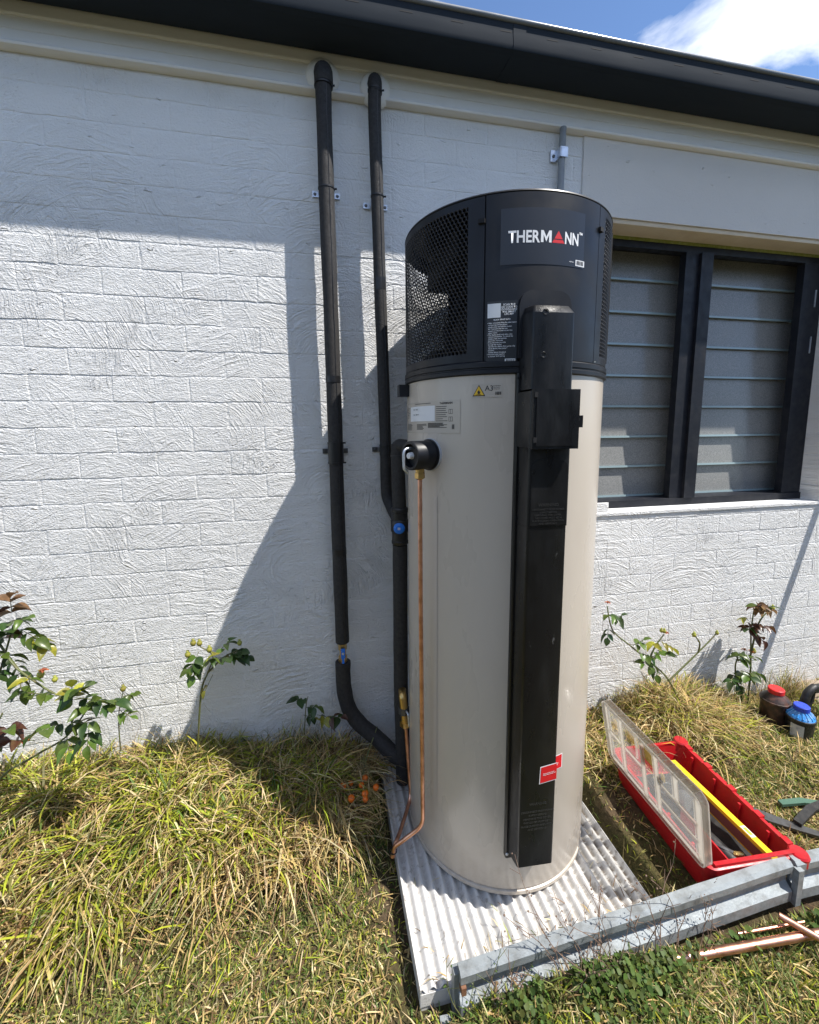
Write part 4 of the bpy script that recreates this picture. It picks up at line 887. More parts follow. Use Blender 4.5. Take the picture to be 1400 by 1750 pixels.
    # yellow labels printed behind the clear lid
    for (u0, u1, v0, v1) in ((.25, .38, .66, .86), (.44, .56, .62, .90), (.08, .14, .62, .74), (.60, .64, .56, .68)):
        plate('yellow_label', M_yelp, u0, u1, v0, v1, -.0085, -.0080, .006, lid)
    return Mx
TM = toolbox()
zf = H - 1.365
lvl = thing('spirit_level', 'long yellow spirit level lying in the red toolbox', 'spirit level', (1.27, -.62, .09))
LM = Matrix.Translation((1.277, -.585, H - 1.285)) @ Matrix.Rotation(R_(-4.5), 4, 'Z') @ Matrix.Rotation(R_(-4), 4, 'X')
bm = bmesh.new(); bx(bm, -.010, .010, -.19, .21, -.002, .012, LM); fin(bm, 'level_body', M_yelp, lvl, bevel=.002)
bm = bmesh.new(); bx(bm, -.0115, -.0085, -.188, .208, -.034, .0, LM); bx(bm, .0085, .0115, -.188, .208, -.034, .0, LM); fin(bm, 'level_web', M_brownp, lvl, bevel=.001)
bm = bmesh.new(); bx(bm, -.010, .010, -.19, .21, -.040, -.034, LM); fin(bm, 'level_flange', M_yelp, lvl, bevel=.001)
bm = bmesh.new(); bx(bm, -.008, .008, -.125, -.085, .0122, .0135, LM); vv = fin(bm, 'vial_window', M_lblw, lvl); bm = bmesh.new(); bx(bm, -.005, .005, -.118, -.092, .0136, .0145, LM); fin(bm, 'vial', mat('vial_green', (.35, .55, .05), .2), vv)
trc = thing('torch', 'black torch with coiled lead in the back of the red toolbox', 'torch', (1.19, -.47, .07))
tubeobj('torch_body', M_blkp, trc, [(1.165, -.40, H - 1.335), (1.205, -.50, H - 1.315)], .022, 18)
latheobj('torch_head', M_grytool, trc, [(0, -.004), (.022, -.004), (.030, .012), (.030, .034), (.026, .036), (0, .030)], 20, frame_to((1.203, -.495, H - 1.316), (.04, -.1, .02)))
coil = [(1.165 + .032 * math.cos(k * .5) + .002 * k * .3, -.43 + .035 * math.sin(k * .5) - .0012 * k, H - 1.31 + .0012 * (k % 7)) for k in range(44)]
tubeobj('torch_lead', M_blkp, trc, coil, .0035, 6)
gr = thing('hand_grinder', 'dirty black hand tool lying in the front of the red toolbox', 'hand tool', (1.215, -.68, .07))
tubeobj('tool_body', M_blkp, gr, spline([(1.185, -.56, H - 1.345), (1.195, -.63, H - 1.34), (1.215, -.70, H - 1.35)], 4), .02, 12, lambda u: .024 - .008 * abs(u - .4))
tubeobj('tool_handle', M_grytool, gr, [(1.20, -.66, H - 1.34), (1.245, -.72, H - 1.345)], .009, 10)
latheobj('brass_nozzle', M_brass, gr, [(.004, 0), (.010, .002), (.010, .02), (.006, .028), (0, .028)], 10, frame_to((1.222, -.69, H - 1.335), (.5, -.5, .4)))
pouch = thing('tool_pouch', 'black fabric tool pouch lying flat in the bottom of the red toolbox', 'tool pouch', (1.20, -.60, .06))
bm = bmesh.new(); bx(bm, -.115, .105, -.20, .19, 0, .022, Matrix.Translation((1.215, -.55, H - 1.371)) @ Matrix.Rotation(R_(-4), 4, 'Z'))
bmesh.ops.subdivide_edges(bm, edges=bm.edges[:], cuts=5, use_grid_fill=True)
for v in bm.verts:
    if v.co.z > H - 1.35: v.co.z += random.uniform(-.010, .012)
fin(bm, 'pouch_body', M_blkp, pouch, ang=80)
tubeobj('pouch_strap', M_grytool, pouch, spline([(1.16, -.60, H - 1.34), (1.19, -.66, H - 1.325), (1.24, -.70, H - 1.335)], 4), .006, 6)
# jars of cement and primer
def jar(name, label, x, y, z, r, h, mb, msh, ml, ribs):
    t_ = thing(name, label, 'jar', (x, y, z), 'jars of pipe cement by the wall'); Mx = Matrix.Translation((x, y, z))
    latheobj('jar_body', mb, t_, [(0, 0), (r * .86, 0), (r * .92, .006), (r * .97, h * .9), (r * 1.05, h * .92), (r * 1.05, h * .99), (r * .98, h)], 28, Mx)
    sh = latheobj('jar_shoulder', msh, t_, [(r * .98, h - .001), (r * .9, h + .008), (r * .5, h + .026), (r * .46, h + .032), (0, h + .032)], 28, Mx)
    if ribs:
        bm = bmesh.new()
        for k in range(16):
            a = 2 * math.pi * k / 16; tube(bm, [Mx @ Vector((r * .93 * math.cos(a), r * .93 * math.sin(a), h + .007)), Mx @ Vector((r * .5 * math.cos(a), r * .5 * math.sin(a), h + .027))], .003, 6)
        fin(bm, 'shoulder_ribs', msh, sh)
    cap = latheobj('screw_cap', ml, t_, [(r * .47, h + .028), (r * .56, h + .030), (r * .56, h + .048), (r * .5, h + .051), (0, h + .050)], 24, Mx)
    return t_
jar('cement_jar', 'grimy brown jar with a red screw cap by the white wall', 2.035, -.185, .045, .056, .118, M_jarb, M_jarb, M_redlid, False)
jb = jar('cement_jar', 'black jar with a blue shoulder and blue screw cap', 2.062, -.275, .024, .052, .112, M_jark, M_bluesh, M_bluelid, True)
bm = bmesh.new(); Mx = Matrix.Translation((2.062, -.275, .024)); a0, a1 = R_(180), R_(232); lo = []; hi = []
for k in range(7): a = a0 + (a1 - a0) * k / 6; lo.append(bm.verts.new(Mx @ Vector((.0515 * math.cos(a), .0515 * math.sin(a), .03)))); hi.append(bm.verts.new(Mx @ Vector((.0522 * math.cos(a), .0522 * math.sin(a), .09))))
for k in range(6): bm.faces.new((lo[k], lo[k + 1], hi[k + 1], hi[k]))
fin(bm, 'jar_label', weathered('worn_paper_label', (.5, .5, .48), (.2, .2, .2), .7, 40), jb)
hg = thing('caulking_gun', 'black plastic tool handle sticking up behind the blue capped jar', 'hand tool', (2.19, -.20, .04))
tubeobj('tool_handle', M_blkp, hg, spline([(2.175, -.20, .04), (2.185, -.2, .11), (2.205, -.2, .175), (2.245, -.2, .20)], 5), .017, 12, lambda u: .02 - .004 * u)
tubeobj('trigger', M_blkp, hg, spline([(2.24, -.2, .185), (2.235, -.2, .13), (2.215, -.2, .095)], 4), .008, 8)
bm = bmesh.new(); bx(bm, 2.235, 2.36, -.212, -.188, .175, .205); fin(bm, 'tool_barrel', M_blkp, hg, bevel=.005)
# flat black hand tools on the lawn
tl = thing('pipe_wrench', 'dirty black long jawed wrench lying on the lawn behind the toolbox', 'wrench', (1.66, -.58, .05))
def flatbar(name, m, par, pts, w, z, th=.010):
    bm = bmesh.new(); P_ = [Vector(p) for p in pts]; rows = []
    for i, p in enumerate(P_):
        d = (P_[min(i + 1, len(P_) - 1)] - P_[max(0, i - 1)]).normalized(); nn = Vector((-d.y, d.x, 0)); ww = w * (1 - .35 * abs(2 * i / (len(P_) - 1) - .6))
        rows.append([bm.verts.new(Vector((*(p + nn * s * ww / 2).xy, z + p.z + dz_))) for s, dz_ in ((-1, 0), (1, 0), (1, th), (-1, th))])
    for a, b in zip(rows, rows[1:]):
        for k in range(4): bm.faces.new((a[k], a[(k + 1) % 4], b[(k + 1) % 4], b[k]))
    bm.faces.new(rows[0][::-1]); bm.faces.new(rows[-1]); return fin(bm, name, m, par, bevel=.002)
flatbar('wrench_handle', M_grytool, tl, [(1.43, -.50, 0), (1.50, -.585, .002), (1.56, -.64, .004), (1.62, -.69, .006)], .038, .048)
flatbar('wrench_jaw', M_blkp, tl, [(1.56, -.63, .010), (1.66, -.60, .012), (1.78, -.585, .014)], .03, .055)
tl2 = thing('pliers', 'green and black gripped pliers lying on the lawn past the wrench', 'pliers', (1.70, -.62, .05))
flatbar('handle', mat('green_grip', (.06, .13, .09), .5), tl2, [(1.60, -.545, 0), (1.68, -.56, .006), (1.78, -.60, .004)], .026, .05); flatbar('handle', M_blkp, tl2, [(1.63, -.665, 0), (1.72, -.655, .006), (1.80, -.625, .004)], .024, .05); flatbar('jaw', M_grytool, tl2, [(1.78, -.615, .004), (1.83, -.62, .008), (1.90, -.62, .006)], .034, .05)
# copper offcuts
def offcut(label, a, b, r):
    t_ = thing('copper_offcut', label, 'copper tube', a, 'copper offcuts on the grass'); bm = bmesh.new(); tube(bm, [a, b], r, 16, False); 
    solidify(bm, .0012); fin(bm, 'tube', M_copper, t_, ang=60)
offcut('thick copper tube offcut lying flat on grass below the edging', Vector((.850, -.838, .036)), Vector((1.52, -.895, .042)), .0105)
offcut('copper tube offcut lying across the thicker one at an angle', Vector((1.215, -.832, .062)), Vector((1.34, -.975, .05)), .0085)
offcut('thinnest copper tube offcut half hidden in grass behind the thick one', Vector((1.085, -.826, .032)), Vector((1.29, -.844, .036)), .0045)
o = latheobj('rock', M_rock, None, [(0, 0), (.09, .0), (.11, .02), (.08, .048), (.03, .06), (0, .062)], 10, Matrix.Translation((2.47, -.07, .03)), 60)
for v in o.data.vertices: v.co += Vector((random.uniform(-.012, .012), random.uniform(-.010, .010), random.uniform(-.008, .008)))
tag(o, 'flat brown rock on the ground against the wall base', 'rock')
pl = tubeobj('timber_pole', M_pole, None, [(2.4113, -.40, .02), (2.8046, -.02, H + .771)], .017, 12); tag(pl, 'grey timber pole leaning on the wall beyond the window', 'pole')

# ================================================================== ROSES
def leaf_mesh(L=.04, w=.026, fold=.25, curl=.2):
    bm = bmesh.new(); n = 5; rows = []
    for i in range(n + 1):
        u = i / n; ww = w * .5 * (math.sin(math.pi * u ** .8) ** .9) if 0 < i < n else .0006
        y = u * L; z = -curl * L * u * u
        rows.append([bm.verts.new((-ww, y, z + ww * fold)), bm.verts.new((0, y, z)), bm.verts.new((ww, y, z + ww * fold))])
    for a, b in zip(rows, rows[1:]):
        for k in range(2): bm.faces.new((a[k], a[k + 1], b[k + 1], b[k]))
    for f in bm.faces: f.smooth = True
    me = bpy.data.meshes.new('leaf'); bm.to_mesh(me); bm.free(); return me
LV = []
for mi, mm in enumerate(M_leafs):
    vs = []
    for k in range(2):
        me = leaf_mesh(.04 + .004 * k, .028 - .003 * k, .25 + .3 * k + (.5 if mi >= 3 else 0), .15 + .3 * k); me.materials.append(mm); vs.append(me)
    LV.append(vs)
hipm = bmesh.new(); lathe(hipm, [(0, -.009), (.005, -.008), (.0085, -.001), (.007, .005), (.003, .008), (.0045, .012), (0, .011)], 12); HIP = bpy.data.meshes.new('rose_hip')
for f in hipm.faces: f.smooth = True
hipm.to_mesh(HIP); hipm.free(); HIP.materials.append(M_hip)
PET = leaf_mesh(.014, .013, .8, .5); PET.materials.append(M_petal)
def inst(name, me, par, loc, d, roll=0., s=1.):
    o = bpy.data.objects.new(name, me); COL.objects.link(o); o.parent = par
    q_ = Vector(d).to_track_quat('Y', 'Z'); o.rotation_mode = 'QUATERNION'; o.rotation_quaternion = q_ @ Matrix.Rotation(roll, 3, 'Y').to_quaternion()
    o.location = Vector(loc) - par.location; o.scale = (s, s, s); return o
def spray(par, p, d, rr_, pal, n=5, s=1.):
    """a rose leaf: leaflets in pairs along a short stalk"""
    p = Vector(p); d = Vector(d).normalized(); side = d.cross(Vector((0, 0, 1))); side = side.normalized() if side.length > .01 else Vector((1, 0, 0))
    st = .055 * s
    for i in range(n):
        mi = rr_.choice(pal); me = rr_.choice(LV[mi])
        if i == 0: b, dd = p + d * st, d
        else:
            k = (i + 1) // 2; b = p + d * st * (1 - .38 * k + .1); dd = (d * .55 + side * (1 if i % 2 else -1)).normalized()
        dd = dd + Vector((rr_.uniform(-.25, .25), rr_.uniform(-.25, .25), rr_.uniform(-.6, .1)))
        inst('leaf', me, par, b, dd, rr_.uniform(-.6, .6), s * rr_.uniform(.75, 1.15))
def rose(label, stems, sprays, hips=(), petals=(), seed=1, pal=(0, 0, 1, 1), s=1., rad=.0035):
    rr_ = random.Random(seed); base = Vector(stems[0][0]); t_ = thing('rose_bush', label, 'rose bush', base, 'rose bushes along the wall')
    for st in stems: tubeobj('stem', M_stem, t_, spline(st, 5), rad, 7, lambda u: rad * (1.15 - .5 * u))
    for sp_ in sprays:
        p, d = sp_[0], sp_[1]; pl_ = sp_[2] if len(sp_) > 2 else pal; n = sp_[3] if len(sp_) > 3 else (7 if s > 1.02 else 5)
        tubeobj('leaf_stalk', M_stem, t_, [Vector(p), Vector(p) + Vector(d).normalized() * .055 * s], .0011, 5)
        spray(t_, p, d, rr_, pl_, n, s)
    for h_ in hips: inst('rose_hip', HIP, t_, h_, (rr_.uniform(-.3, .3), -.2, 1), 0, rr_.uniform(.9, 1.25)).rotation_quaternion = (1, 0, 0, 0)
    for c_ in petals:
        for k in range(6): inst('petal', PET, t_, c_, (math.cos(k), math.sin(k), .5), rr_.uniform(-.4, .4), rr_.uniform(.7, 1.1))
    return t_
def zz(z): return H + z
# left foreground bush
Y0 = -.30
rose('large rose bush with glossy dark leaves at the far left of the wall',
     [[(-1.02, -.36, .22), (-.95, Y0, zz(-1.015)), (-.85, Y0, zz(-0.945)), (-.76, Y0, zz(-0.895)), (-.70, Y0 + .02, zz(-0.815))], [(-1.02, -.36, .22), (-.96, Y0, zz(-0.905)), (-.93, Y0 + .03, zz(-0.815))],
      [(-1.10, -.2, .35), (-1.0, -.2, zz(-.62)), (-.90, -.24, zz(-.70)), (-.80, -.28, zz(-.76)), (-.74, -.29, zz(-.79))], [(-1.10, -.2, .35), (-.98, -.2, zz(-.75)), (-.92, -.2, zz(-.58))]],
     [((-.76, Y0, zz(-0.885)), (.3, -.5, -.5), (0, 0, 1), 5), ((-.74, Y0, zz(-0.855)), (.8, -.3, .1), (0, 1)), ((-.72, Y0, zz(-0.825)), (.5, -.2, .5), (0, 0)), ((-.78, Y0, zz(-0.855)), (-.3, -.6, .2), (0, 1)), ((-.73, Y0, zz(-0.755)), (.6, -.3, .3), (0, 0, 1)),
      ((-.70, Y0, zz(-0.785)), (.9, -.2, -.1), (0, 1)), ((-.74, -.29, zz(-.79)), (.2, -.3, .8), (0, 2)), ((-.80, -.28, zz(-.77)), (-.5, -.4, .4), (0, 1)), 
      ((-.90, Y0, zz(-0.855)), (.3, -.5, .4), (3, 3, 0)), 
      ((-.95, -.2, zz(-.62)), (.4, -.4, .5), (1, 1, 3)), ((-.93, -.2, zz(-.57)), (.8, -.3, .2), (1, 0)), ((-.90, -.2, zz(-.60)), (.7, -.3, -.3), (0, 0, 1)), ((-.97, -.2, zz(-.56)), (-.2, -.4, .7), (1, 3, 4)), ((-.94, -.2, zz(-.68)), (.5, -.3, -.5), (1, 1)),
      ((-1.0, -.2, zz(-.66)), (.2, -.6, -.2), (1, 3)), ((-.92, -.2, zz(-.54)), (.2, -.3, .7), (4, 3)), ((-.88, -.2, zz(-.63)), (.9, -.2, -.4), (0, 2)), ((-.99, -.2, zz(-.60)), (.1, -.6, .3), (1, 0)), ((-.97, -.22, zz(-.72)), (.3, -.6, .2), (1, 3)), ((-.93, -.24, zz(-.65)), (-.3, -.6, .1), (0, 1)), ((-.90, -.24, zz(-.72)), (.4, -.5, -.5), (1, 0)), ((-.86, -.26, zz(-.74)), (.3, -.5, .5), (0, 2), 3), ((-.84, Y0, zz(-0.895)), (-.5, -.4, .4), (3, 4), 3), ((-.95, Y0, zz(-0.885)), (.2, -.6, .4), (0, 1)), ((-.70, Y0, zz(-0.875)), (.2, -.6, -.3), (0, 1)), ((-.66, Y0, zz(-0.815)), (.7, -.3, .3), (0, 1), 5)],
     [(-.83, -.26, zz(-.715)), (-.79, -.27, zz(-.73))], [(-.815, -.27, zz(-.70)), (-.955, -.25, zz(-.59)), (-.86, -.31, zz(-.885))], 3, s=1.03)
rose('small pale rose shoot with one hip between the two larger rose bushes', [[(-.71, -.12, .33), (-.705, -.12, zz(-.97)), (-.685, -.12, zz(-.885))]],
     [((-.70, -.12, zz(-.93)), (-.7, -.3, .3), (0, 0)), ((-.69, -.12, zz(-.90)), (.7, -.3, .2), (0, 0)), ((-.70, -.12, zz(-.95)), (.7, -.4, -.2), (0, 0))], [(-.683, -.12, zz(-.872))], (), 5, s=.85, rad=.002)
rose('small rose bush with green hips and leaves at the tank shadow edge on the wall', [[(-.475, -.10, .26), (-.445, -.11, zz(-.93)), (-.415, -.12, zz(-.85)), (-.395, -.12, zz(-.79)), (-.435, -.12, zz(-.75))], [(-.415, -.12, zz(-.85)), (-.36, -.12, zz(-.80)), (-.30, -.12, zz(-.775))]],
     [((-.42, -.12, zz(-.81)), (-.7, -.3, -.1), (0, 0, 1)), ((-.43, -.12, zz(-.80)), (-.4, -.4, -.7), (0, 0)), ((-.40, -.12, zz(-.80)), (.1, -.4, .2), (0, 1)), ((-.38, -.12, zz(-.80)), (.8, -.2, .1), (1, 1)), ((-.35, -.12, zz(-.79)), (.8, -.2, .2), (1, 1)), ((-.33, -.12, zz(-.785)), (.8, -.1, -.3), (1, 1)),
      ((-.44, -.12, zz(-.77)), (-.2, -.4, -.5), (1, 0)), ((-.40, -.12, zz(-.86)), (-.3, -.3, -.6), (2, 2), 2), ((-.39, -.12, zz(-.79)), (.2, -.5, .4), (2, 0), 3), ((-.37, -.12, zz(-.77)), (.5, -.2, .5), (3, 1), 3)],
     [(-.455, -.12, zz(-.735)), (-.435, -.12, zz(-.738)), (-.475, -.12, zz(-.775)), (-.405, -.12, zz(-.765)), (-.305, -.12, zz(-.752))], (), 8, s=.95, rad=.003)
rose('low rose shoot in the shade at the foot of the second pipe', [[(-.10, -.08, .26), (-.09, -.08, zz(-1.06)), (-.08, -.09, zz(-1.01))]],
     [((-.09, -.08, zz(-1.06)), (.6, -.4, .2), (1, 0)), ((-.09, -.08, zz(-1.03)), (-.4, -.4, .4), (1, 1)), ((-.10, -.08, zz(-1.09)), (.8, -.3, -.2), (2, 1)), ((-.05, -.09, zz(-1.09)), (.8, -.3, -.1), (1, 2)), ((.0, -.1, zz(-1.10)), (.5, -.4, .2), (1, 3))], (), (), 9, s=.95, rad=.002)
# right hand bushes
rose('tall arching rose bush with orange bloom beside the tank', [[(1.60, -.12, .12), (1.50, -.12, zz(-1.14)), (1.394, -.12, zz(-1.04)), (1.28, -.13, zz(-.945)), (1.19, -.13, zz(-.865)), (1.165, -.12, zz(-.76))], [(1.50, -.12, zz(-1.15)), (1.60, -.12, zz(-1.07)), (1.69, -.12, zz(-.995)), (1.74, -.12, zz(-.95))], [(1.65, -.12, zz(-1.03)), (1.655, -.12, zz(-.985)), (1.625, -.12, zz(-.945))], [(1.39, -.12, zz(-1.035)), (1.42, -.12, zz(-.97)), (1.46, -.12, zz(-.92))]],
     [((1.17, -.12, zz(-.80)), (-.2, -.5, .2), (1, 0)), ((1.18, -.12, zz(-.83)), (.4, -.3, .4), (0, 1)), ((1.175, -.12, zz(-.845)), (-.3, -.4, -.5), (1, 1)), ((1.29, -.13, zz(-.95)), (.5, -.3, .5), (0, 0)), ((1.33, -.12, zz(-.98)), (.3, -.4, -.2), (0, 1)), ((1.38, -.12, zz(-1.03)), (-.6, -.4, .1), (1, 0)), ((1.385, -.12, zz(-1.03)), (.4, -.3, .5), (0, 0)),
      ((1.40, -.12, zz(-1.04)), (.1, -.5, -.7), (1, 0)), ((1.42, -.12, zz(-1.0)), (.7, -.3, .1), (0, 1)), ((1.44, -.12, zz(-.95)), (.6, -.3, -.3), (0, 2)), ((1.43, -.12, zz(-.96)), (-.6, -.3, .2), (0, 2))],
     [(1.745, -.12, zz(-.945)), (1.62, -.12, zz(-.94)), (1.46, -.12, zz(-.905)), (1.445, -.12, zz(-.90))], [(1.165, -.12, zz(-.745)), (1.47, -.12, zz(-.915))], 12, s=1.0, rad=.0038)
rose('upright rose bush with dark red leaves near the two cement jars', [[(2.015, -.08, .05), (2.012, -.08, zz(-1.2)), (2.0, -.08, zz(-1.08)), (1.99, -.08, zz(-.97)), (1.995, -.08, zz(-.87))], [(2.0, -.08, zz(-1.12)), (2.03, -.08, zz(-.95)), (2.09, -.08, zz(-.885))], [(1.99, -.08, .06), (1.92, -.08, zz(-1.18)), (1.93, -.08, zz(-1.10))]],
     [((2.0, -.08, zz(-.86)), (-.4, -.4, .3), (3, 4, 0)), ((2.0, -.08, zz(-.85)), (.6, -.3, -.2), (4, 0, 1)), ((2.0, -.08, zz(-.87)), (.2, -.5, .3), (1, 4)), ((1.99, -.08, zz(-.96)), (-.7, -.3, .1), (3, 1)), ((1.99, -.08, zz(-.95)), (.6, -.4, .0), (3, 3)), ((1.99, -.08, zz(-.97)), (.2, -.5, -.5), (3, 3)), ((1.97, -.08, zz(-.93)), (-.6, -.3, .4), (2, 2), 2),
      ((1.92, -.08, zz(-1.10)), (-.3, -.4, .4), (0, 1)), ((1.94, -.08, zz(-1.12)), (.5, -.3, .2), (0, 0)), ((1.91, -.08, zz(-1.2)), (-.6, -.4, -.1), (1, 1)), ((1.93, -.08, zz(-1.19)), (.1, -.5, .1), (1, 0)), ((1.95, -.08, zz(-1.2)), (.7, -.3, .2), (0, 1)), ((1.93, -.08, zz(-1.23)), (.1, -.5, -.6), (1, 0)), ((1.97, -.08, zz(-1.2)), (.7, -.3, .1), (0, 1))],
     [(2.105, -.08, zz(-.878)), (2.02, -.08, zz(-1.09))], [(1.96, -.08, zz(-1.075)), (2.005, -.08, zz(-1.09))], 15, s=1.1, rad=.004)
# orange berries low in the shaded grass
bs = thing('berry_sprig', 'sprig of round orange berries low in the shaded grass beside the tank', 'berries', (.12, -.19, .12))
bmesh_b = bmesh.new(); lathe(bmesh_b, [(0, -.010), (.007, -.008), (.0105, 0), (.0085, .007), (.003, .0095), (0, .009)], 14); BER = bpy.data.meshes.new('berry')
for f in bmesh_b.faces: f.smooth = True
bmesh_b.to_mesh(BER); bmesh_b.free(); BER.materials.append(M_orange)
tubeobj('stem', M_stem, bs, spline([(.18, -.10, .26), (.13, -.16, .185), (.10, -.225, .135)], 4), .0022, 6)
for (x, y) in ((.038, -.196), (.067, -.186), (.121, -.176), (.105, -.205), (.156, -.226), (.114, -.245), (.064, -.254), (.113, -.267)):
    px_ = Vector((x * 1.0, y, H - 1.315)); px_ = Vector((0, -1.6146, H)).lerp(px_, .965)
    o = bpy.data.objects.new('berry', BER); COL.objects.link(o); o.parent = bs; o.location = px_ - bs.location; s_ = random.uniform(.95, 1.2); o.scale = (s_,) * 3
    tubeobj('berry_stalk', M_stem, bs, [px_ + Vector((0, 0, .008)), px_.lerp(Vector((.115, -.19, .18)), .6) + Vector((0, .012, .012)), Vector((.12, -.175, .20))], .0009, 4)

# ================================================================== GRASS
def blades(name, xs, ys, hgt, wid, lean, pal, pw, bend=.8, dirbias=None, zoff=0., nseg=3, spread=1.0):
    n = len(xs); base = np.stack([xs, ys, gz(xs, ys) - .006 + zoff], 1)
    if dirbias is None: az = rng.uniform(0, 2 * np.pi, n)
    else: az = dirbias + rng.normal(0, spread, n)
    L_ = hgt; ln = lean; d = np.stack([np.cos(az), np.sin(az), np.zeros(n)], 1); side = np.stack([-np.sin(az + rng.normal(0, .6, n)), np.cos(az), np.zeros(n)], 1); side /= np.linalg.norm(side, axis=1)[:, None]
    k = nseg + 1; V = np.zeros((n, 2 * nseg + 1, 3)); p = base.copy(); ang = ln.copy()
    pts = [p.copy()]
    for s in range(nseg):
        st = L_ / nseg; p = p + d * (np.sin(ang) * st)[:, None]; p[:, 2] += np.cos(ang) * st; ang = np.minimum(ang + bend * rng.uniform(.2, 1.0, n), 2.3); 
        gmin = gz(p[:, 0], p[:, 1]) + .002 + zoff; p[:, 2] = np.maximum(p[:, 2], gmin); pts.append(p.copy())
    for s in range(nseg):
        w_ = wid * (1 - .25 * s / nseg) * .5; V[:, 2 * s] = pts[s] - side * w_[:, None]; V[:, 2 * s + 1] = pts[s] + side * w_[:, None]
    V[:, -1] = pts[-1]
    F = []
    b = np.arange(n)[:, None] * (2 * nseg + 1)
    for s in range(nseg - 1):
        F.append(b + np.array([2 * s, 2 * s + 1, 2 * s + 3])); F.append(b + np.array([2 * s, 2 * s + 3, 2 * s + 2]))
    F.append(b + np.array([2 * nseg - 2, 2 * nseg - 1, 2 * nseg]))
    F = np.stack(F, 1).reshape(-1, 3)
    pal = np.array(pal); pw = np.broadcast_to(np.asarray(pw, float), (n, len(pal))); pw = pw / pw.sum(1, keepdims=True); ci = np.minimum((rng.uniform(0, 1, (n, 1)) > np.cumsum(pw, 1)).sum(1), len(pal) - 1)
    c = pal[ci] * rng.uniform(.55, 1.45, (n, 1)) * rng.uniform(.92, 1.08, (n, 3))
    col = np.repeat(c[:, None, :], 2 * nseg + 1, 1)
    o = np_mesh(name, V.reshape(-1, 3), F, M_grass, None, col.reshape(-1, 3), smooth=False); tag(o, kind='stuff'); return o
def free(x, y):
    ok = ~((x > .185) & (x < .905) & (y > -.785))
    ok &= ~((x > .24) & (x < 2.1) & (np.abs(y + .785) < .028))
    ok &= ~((np.abs((x - 1.2175) + (y + .538) * -.07) < .150) & (np.abs(y + .538) < .232))
    ok &= (np.hypot(x - 2.035, y + .185) > .05) & (np.hypot(x - 2.062, y + .275) > .048)
    ok &= y < -.008
    return ok
GREEN, LIME, OLIVE, STRAW, PALE, BROWN = (.10, .16, .03), (.36, .39, .04), (.21, .21, .065), (.50, .365, .155), (.64, .53, .30), (.19, .115, .055)
PAL = [GREEN, LIME, OLIVE, STRAW, PALE, BROWN]
def scat(n, x0, x1, y0, y1, dens):
    x = rng.uniform(x0, x1, n); y = rng.uniform(y0, y1, n); k = (rng.uniform(0, 1, n) < dens(x, y)) & free(x, y); return x[k], y[k]
def edge_y(x): return np.interp(x, [-3, -.84, -.74, -.47, -.29, -.02, .18], [-.53, -.53, -.50, -.51, -.49, -.42, -.33])
def blend(t, a, b): t = np.clip(t, 0, 1)[:, None]; return (1 - t) * np.array(a) + t * np.array(b)
# mown lawn
def d_lawn(x, y):
    d = .62 + .6 * vnoise(x, y, 9, 5)
    dirt = np.exp(-(((x - .985) / .10) ** 2 + ((y + .50) / .27) ** 2)); d = d * (1 - .93 * np.clip(dirt * 1.7, 0, 1))
    strip = np.exp(-(((x - .15) / .045) ** 2)) * (y > -.85) * (y < -.35); d = d * (1 - .8 * strip)
    return d
x, y = scat(270000, -1.35, 2.9, -1.35, 0, d_lawn); n = len(x)
t = (vnoise(x, y, 4.5, 8) - .35) * 2.2
blades('lawn_grass', x, y, rng.uniform(.014, .040, n), rng.uniform(.0024, .0054, n), rng.uniform(.1, 1.3, n), PAL, blend(t, [.24, .14, .42, .11, .05, .04], [.10, .10, .28, .30, .14, .08]), .7, nseg=2)
# clippings lying flat
x, y = scat(15000, -1.5, 2.6, -1.3, 0, lambda a, b: np.clip(2.6 * (vnoise(a, b, 6, 2) - .42), .05, 1) * (1 - .8 * np.exp(-(((a - .98) / .09) ** 2 + ((b + .5) / .25) ** 2)))); n = len(x)
blades('grass_clippings', x, y, rng.uniform(.03, .08, n), rng.uniform(.0018, .004, n), rng.uniform(1.2, 1.6, n), PAL, [.04, .06, .08, .40, .26, .16], .25, zoff=.014, nseg=2)
# long unmown grass on the bank left of the tank
def d_bank(x, y):
    e = edge_y(x) + .07 * (vnoise(x, y, 6, 4) - .5); return np.clip((y - e) / .05, 0, 1) * np.clip(1.9 * (vnoise(x, y, 11, 6) - .18), .12, 1) * (x < .19) * np.interp(x, [.02, .19], [1, .45])
def tufts(nc, per, x0, x1, y0, y1, dens, sg=.02):
    cx_, cy_ = scat(nc, x0, x1, y0, y1, dens); k = len(cx_); ii = np.repeat(np.arange(k), rng.integers(per // 2, per, k)); a = rng.uniform(0, 2 * np.pi, len(ii)); rr2 = np.abs(rng.normal(0, sg, len(ii)))
    return cx_[ii] + rr2 * np.cos(a), np.minimum(cy_[ii] + rr2 * np.sin(a), -.010), a, ii, rng.uniform(0, 1, k)[ii]
x, y, a, ii, cv = tufts(1150, 52, -1.6, .17, -.60, -.012, d_bank, .017); n = len(x)
nearw = np.clip((y + .30) / .28, 0, 1)
hb = rng.uniform(.06, .19, n) * (.7 + .6 * cv) * np.interp(x, [-.9, -.2, .18], [1.0, .85, .65]) * (1 - .10 * nearw)
lush = (vnoise(x, y, 5.0, 31) - .42) * 2.4 + (cv - .5) * 1.5 + (y + .33) * 1.8 - np.clip((x + .12) * 2.5, 0, 1)
blades('long_grass', x, y, hb, rng.uniform(.0030, .0078, n), rng.uniform(.05, .75, n), PAL, blend(lush, [.05, .13, .14, .36, .18, .14], [.14, .50, .14, .14, .06, .02]), .7, dirbias=a, spread=.8, nseg=4)
x, y = scat(16000, -1.9, .19, -.60, -.02, d_bank); n = len(x)
